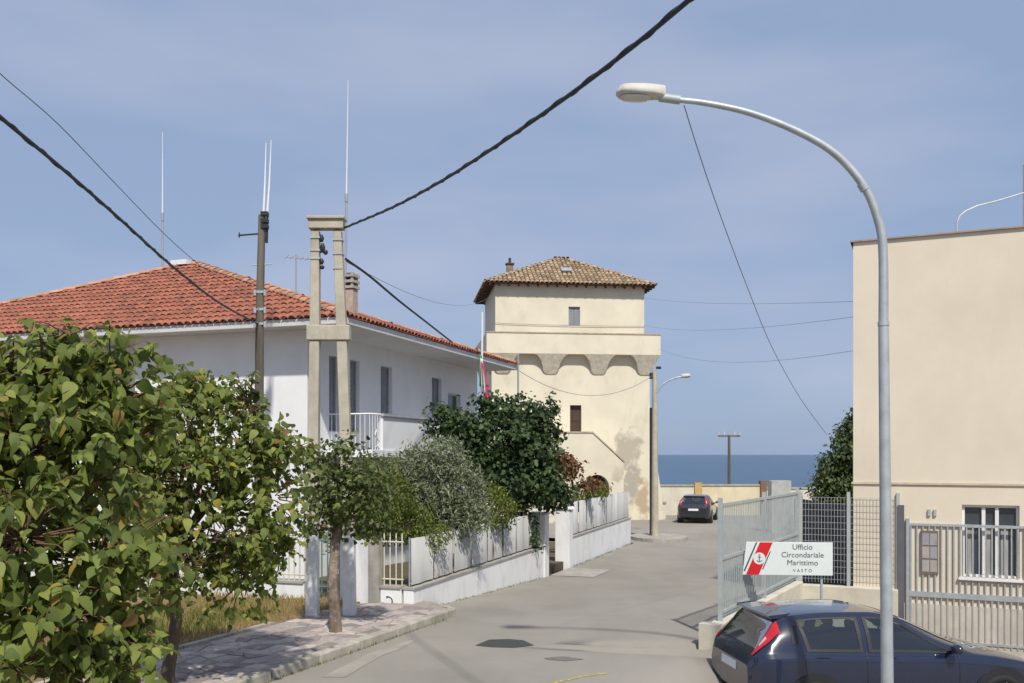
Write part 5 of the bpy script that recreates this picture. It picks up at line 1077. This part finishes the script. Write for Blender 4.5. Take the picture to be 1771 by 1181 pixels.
bush('rust_bush', [(985, 808, 0, 18, .4, 18), (968, 795, .2, 15, .35, 15), (1020, 838, .3, 18, .4, 10)], 28.5, 'rust-brown shrub beside the dark tree under the tower stair', 1300, .11, lm5, ML5, seed=25)
bush('green_shrub', [(1010, 850, 0, 25, .4, 18), (1035, 845, .3, 18, .4, 14), (985, 868, 0, 25, .4, 18), (1000, 872, 0, 20, .3, 14)], 30.6, 'low green shrub leaning over the farther garden wall', 1700, .10, lm4, ML4, seed=26)
bush('pine_shrub', [(1464, 785, 0, 24, .9, 55), (1472, 752, .1, 12, .6, 34), (1440, 815, .0, 28, .6, 32), (1490, 780, .2, 30, .8, 80), (1455, 850, 0, 35, .7, 40), (1430, 860, 0, 30, .6, 30), (1477, 728, .1, 8, .3, 18)], 37, 'dark evergreen shrub left of the cream building', 8000, .16, lm3b, ML3b, cat='tree', seed=27)
bush('low_shrub', [(1418, 828, 0, 10, .4, 14), (1432, 832, .2, 14, .4, 16)], 37.5, 'small pale green shrub at the foot of the dark evergreen', 700, .10, lm4, ML4, seed=28)
bush('planter_bush', [(905, 905, 0, 20, .3, 35), (880, 930, 0, 18, .25, 25), (915, 930, 0, 16, .25, 28)], 23.6, 'dark shrub spilling over the fence beside the driveway pillar', 1500, .09, lm3, ML3, seed=29)

# dry grass on the verge, weeds along walls
def grass(name, pts, mtl, label, h):
    mb = MB()
    for x, y, z in pts:
        a = random.uniform(0, 2*pi); hh = h*random.uniform(.4, 1.3); w = .006; dx, dy = cos(a)*w, sin(a)*w; lx, ly = random.uniform(-.5, .5)*hh, random.uniform(-.5, .5)*hh
        mb.add([(x-dx, y-dy, z), (x+dx, y+dy, z), (x+lx*.4+dx*.7, y+ly*.4+dy*.7, z+hh*.6), (x+lx*.4-dx*.7, y+ly*.4-dy*.7, z+hh*.6), (x+lx, y+ly, z+hh)], [(0, 1, 2, 3), (3, 2, 4)])
    o = build(mb, name, mtl); tag(o, label, 'grass', kind='stuff')
MGd = leaf_mat('dry_grass', [(0, (.28, .19, .07)), (.55, (.42, .30, .12)), (.8, (.3, .26, .09)), (1, (.14, .18, .04))], .3, .7)
MGg = leaf_mat('green_grass', [(0, (.07, .11, .02)), (.6, (.13, .17, .03)), (1, (.3, .26, .09))], .3, .6)
pts = []
while len(pts) < 13000:
    s_, w_ = random.uniform(-.3, 9), random.uniform(2.1, 5.2)
    x, y = kp(s_, w_); b_ = (Vector((x, y, 0))-Q0).dot(U)
    if b_ < -.05: pts.append((x, y, .09))
grass('dry_grass', pts, MGd, 'dry yellow grass on the verge behind the pavement', .11)
pts = [(*kp(random.uniform(1.5, 7), 2.6+abs(random.gauss(0, .8))), .09) for _ in range(3500)]
grass('green_grass', [p for p in pts if (Vector((p[0], p[1], 0))-Q0).dot(U) < -.05], MGg, 'green grass tufts under the middle street tree', .16)
pts = []
for _ in range(900):
    a = random.uniform(0, 19.4)
    if 8 < a < 10.9: continue
    p = G(a, -abs(random.gauss(0, .05))-.01)
    if random.random() < .35+.5*sin(a*2.1)**2: pts.append((p.x, p.y, ground_z(p.x, p.y)))
for _ in range(300): x, y = kp(random.uniform(.5, 8), -abs(random.gauss(0, .03))); pts.append((x, y, 0))
grass('kerb_weeds', pts, MGg, 'thin weeds along the wall foot and kerb', .05)

# ------------------------------------------------------------------ sea haze
mb = MB(); mb.hexa([(-22500, -40, -28), (22500, -40, -28), (22500, 21500, -28), (-22500, 21500, -28), (-22500, -40, 16), (22500, -40, 16), (22500, 21500, 16), (-22500, 21500, 16)])
hm = bpy.data.materials.new('haze'); hm.use_nodes = True; hn = hm.node_tree.nodes; hn.remove(hn['Principled BSDF'])
pv = hn.new('ShaderNodeVolumePrincipled'); pv.inputs['Color'].default_value = (.62, .78, 1, 1); pv.inputs['Density'].default_value = HAZE
hm.node_tree.links.new(pv.outputs[0], hn['Material Output'].inputs['Volume']); hz_o = build(mb, 'haze', hm); tag(hz_o, 'thin bluish sea haze', 'haze', kind='stuff')

# ------------------------------------------------------------------ render defaults
scene.render.engine = 'CYCLES'; scene.cycles.samples = 128; scene.cycles.use_denoising = True
scene.cycles.max_bounces = 6; scene.cycles.transparent_max_bounces = 8
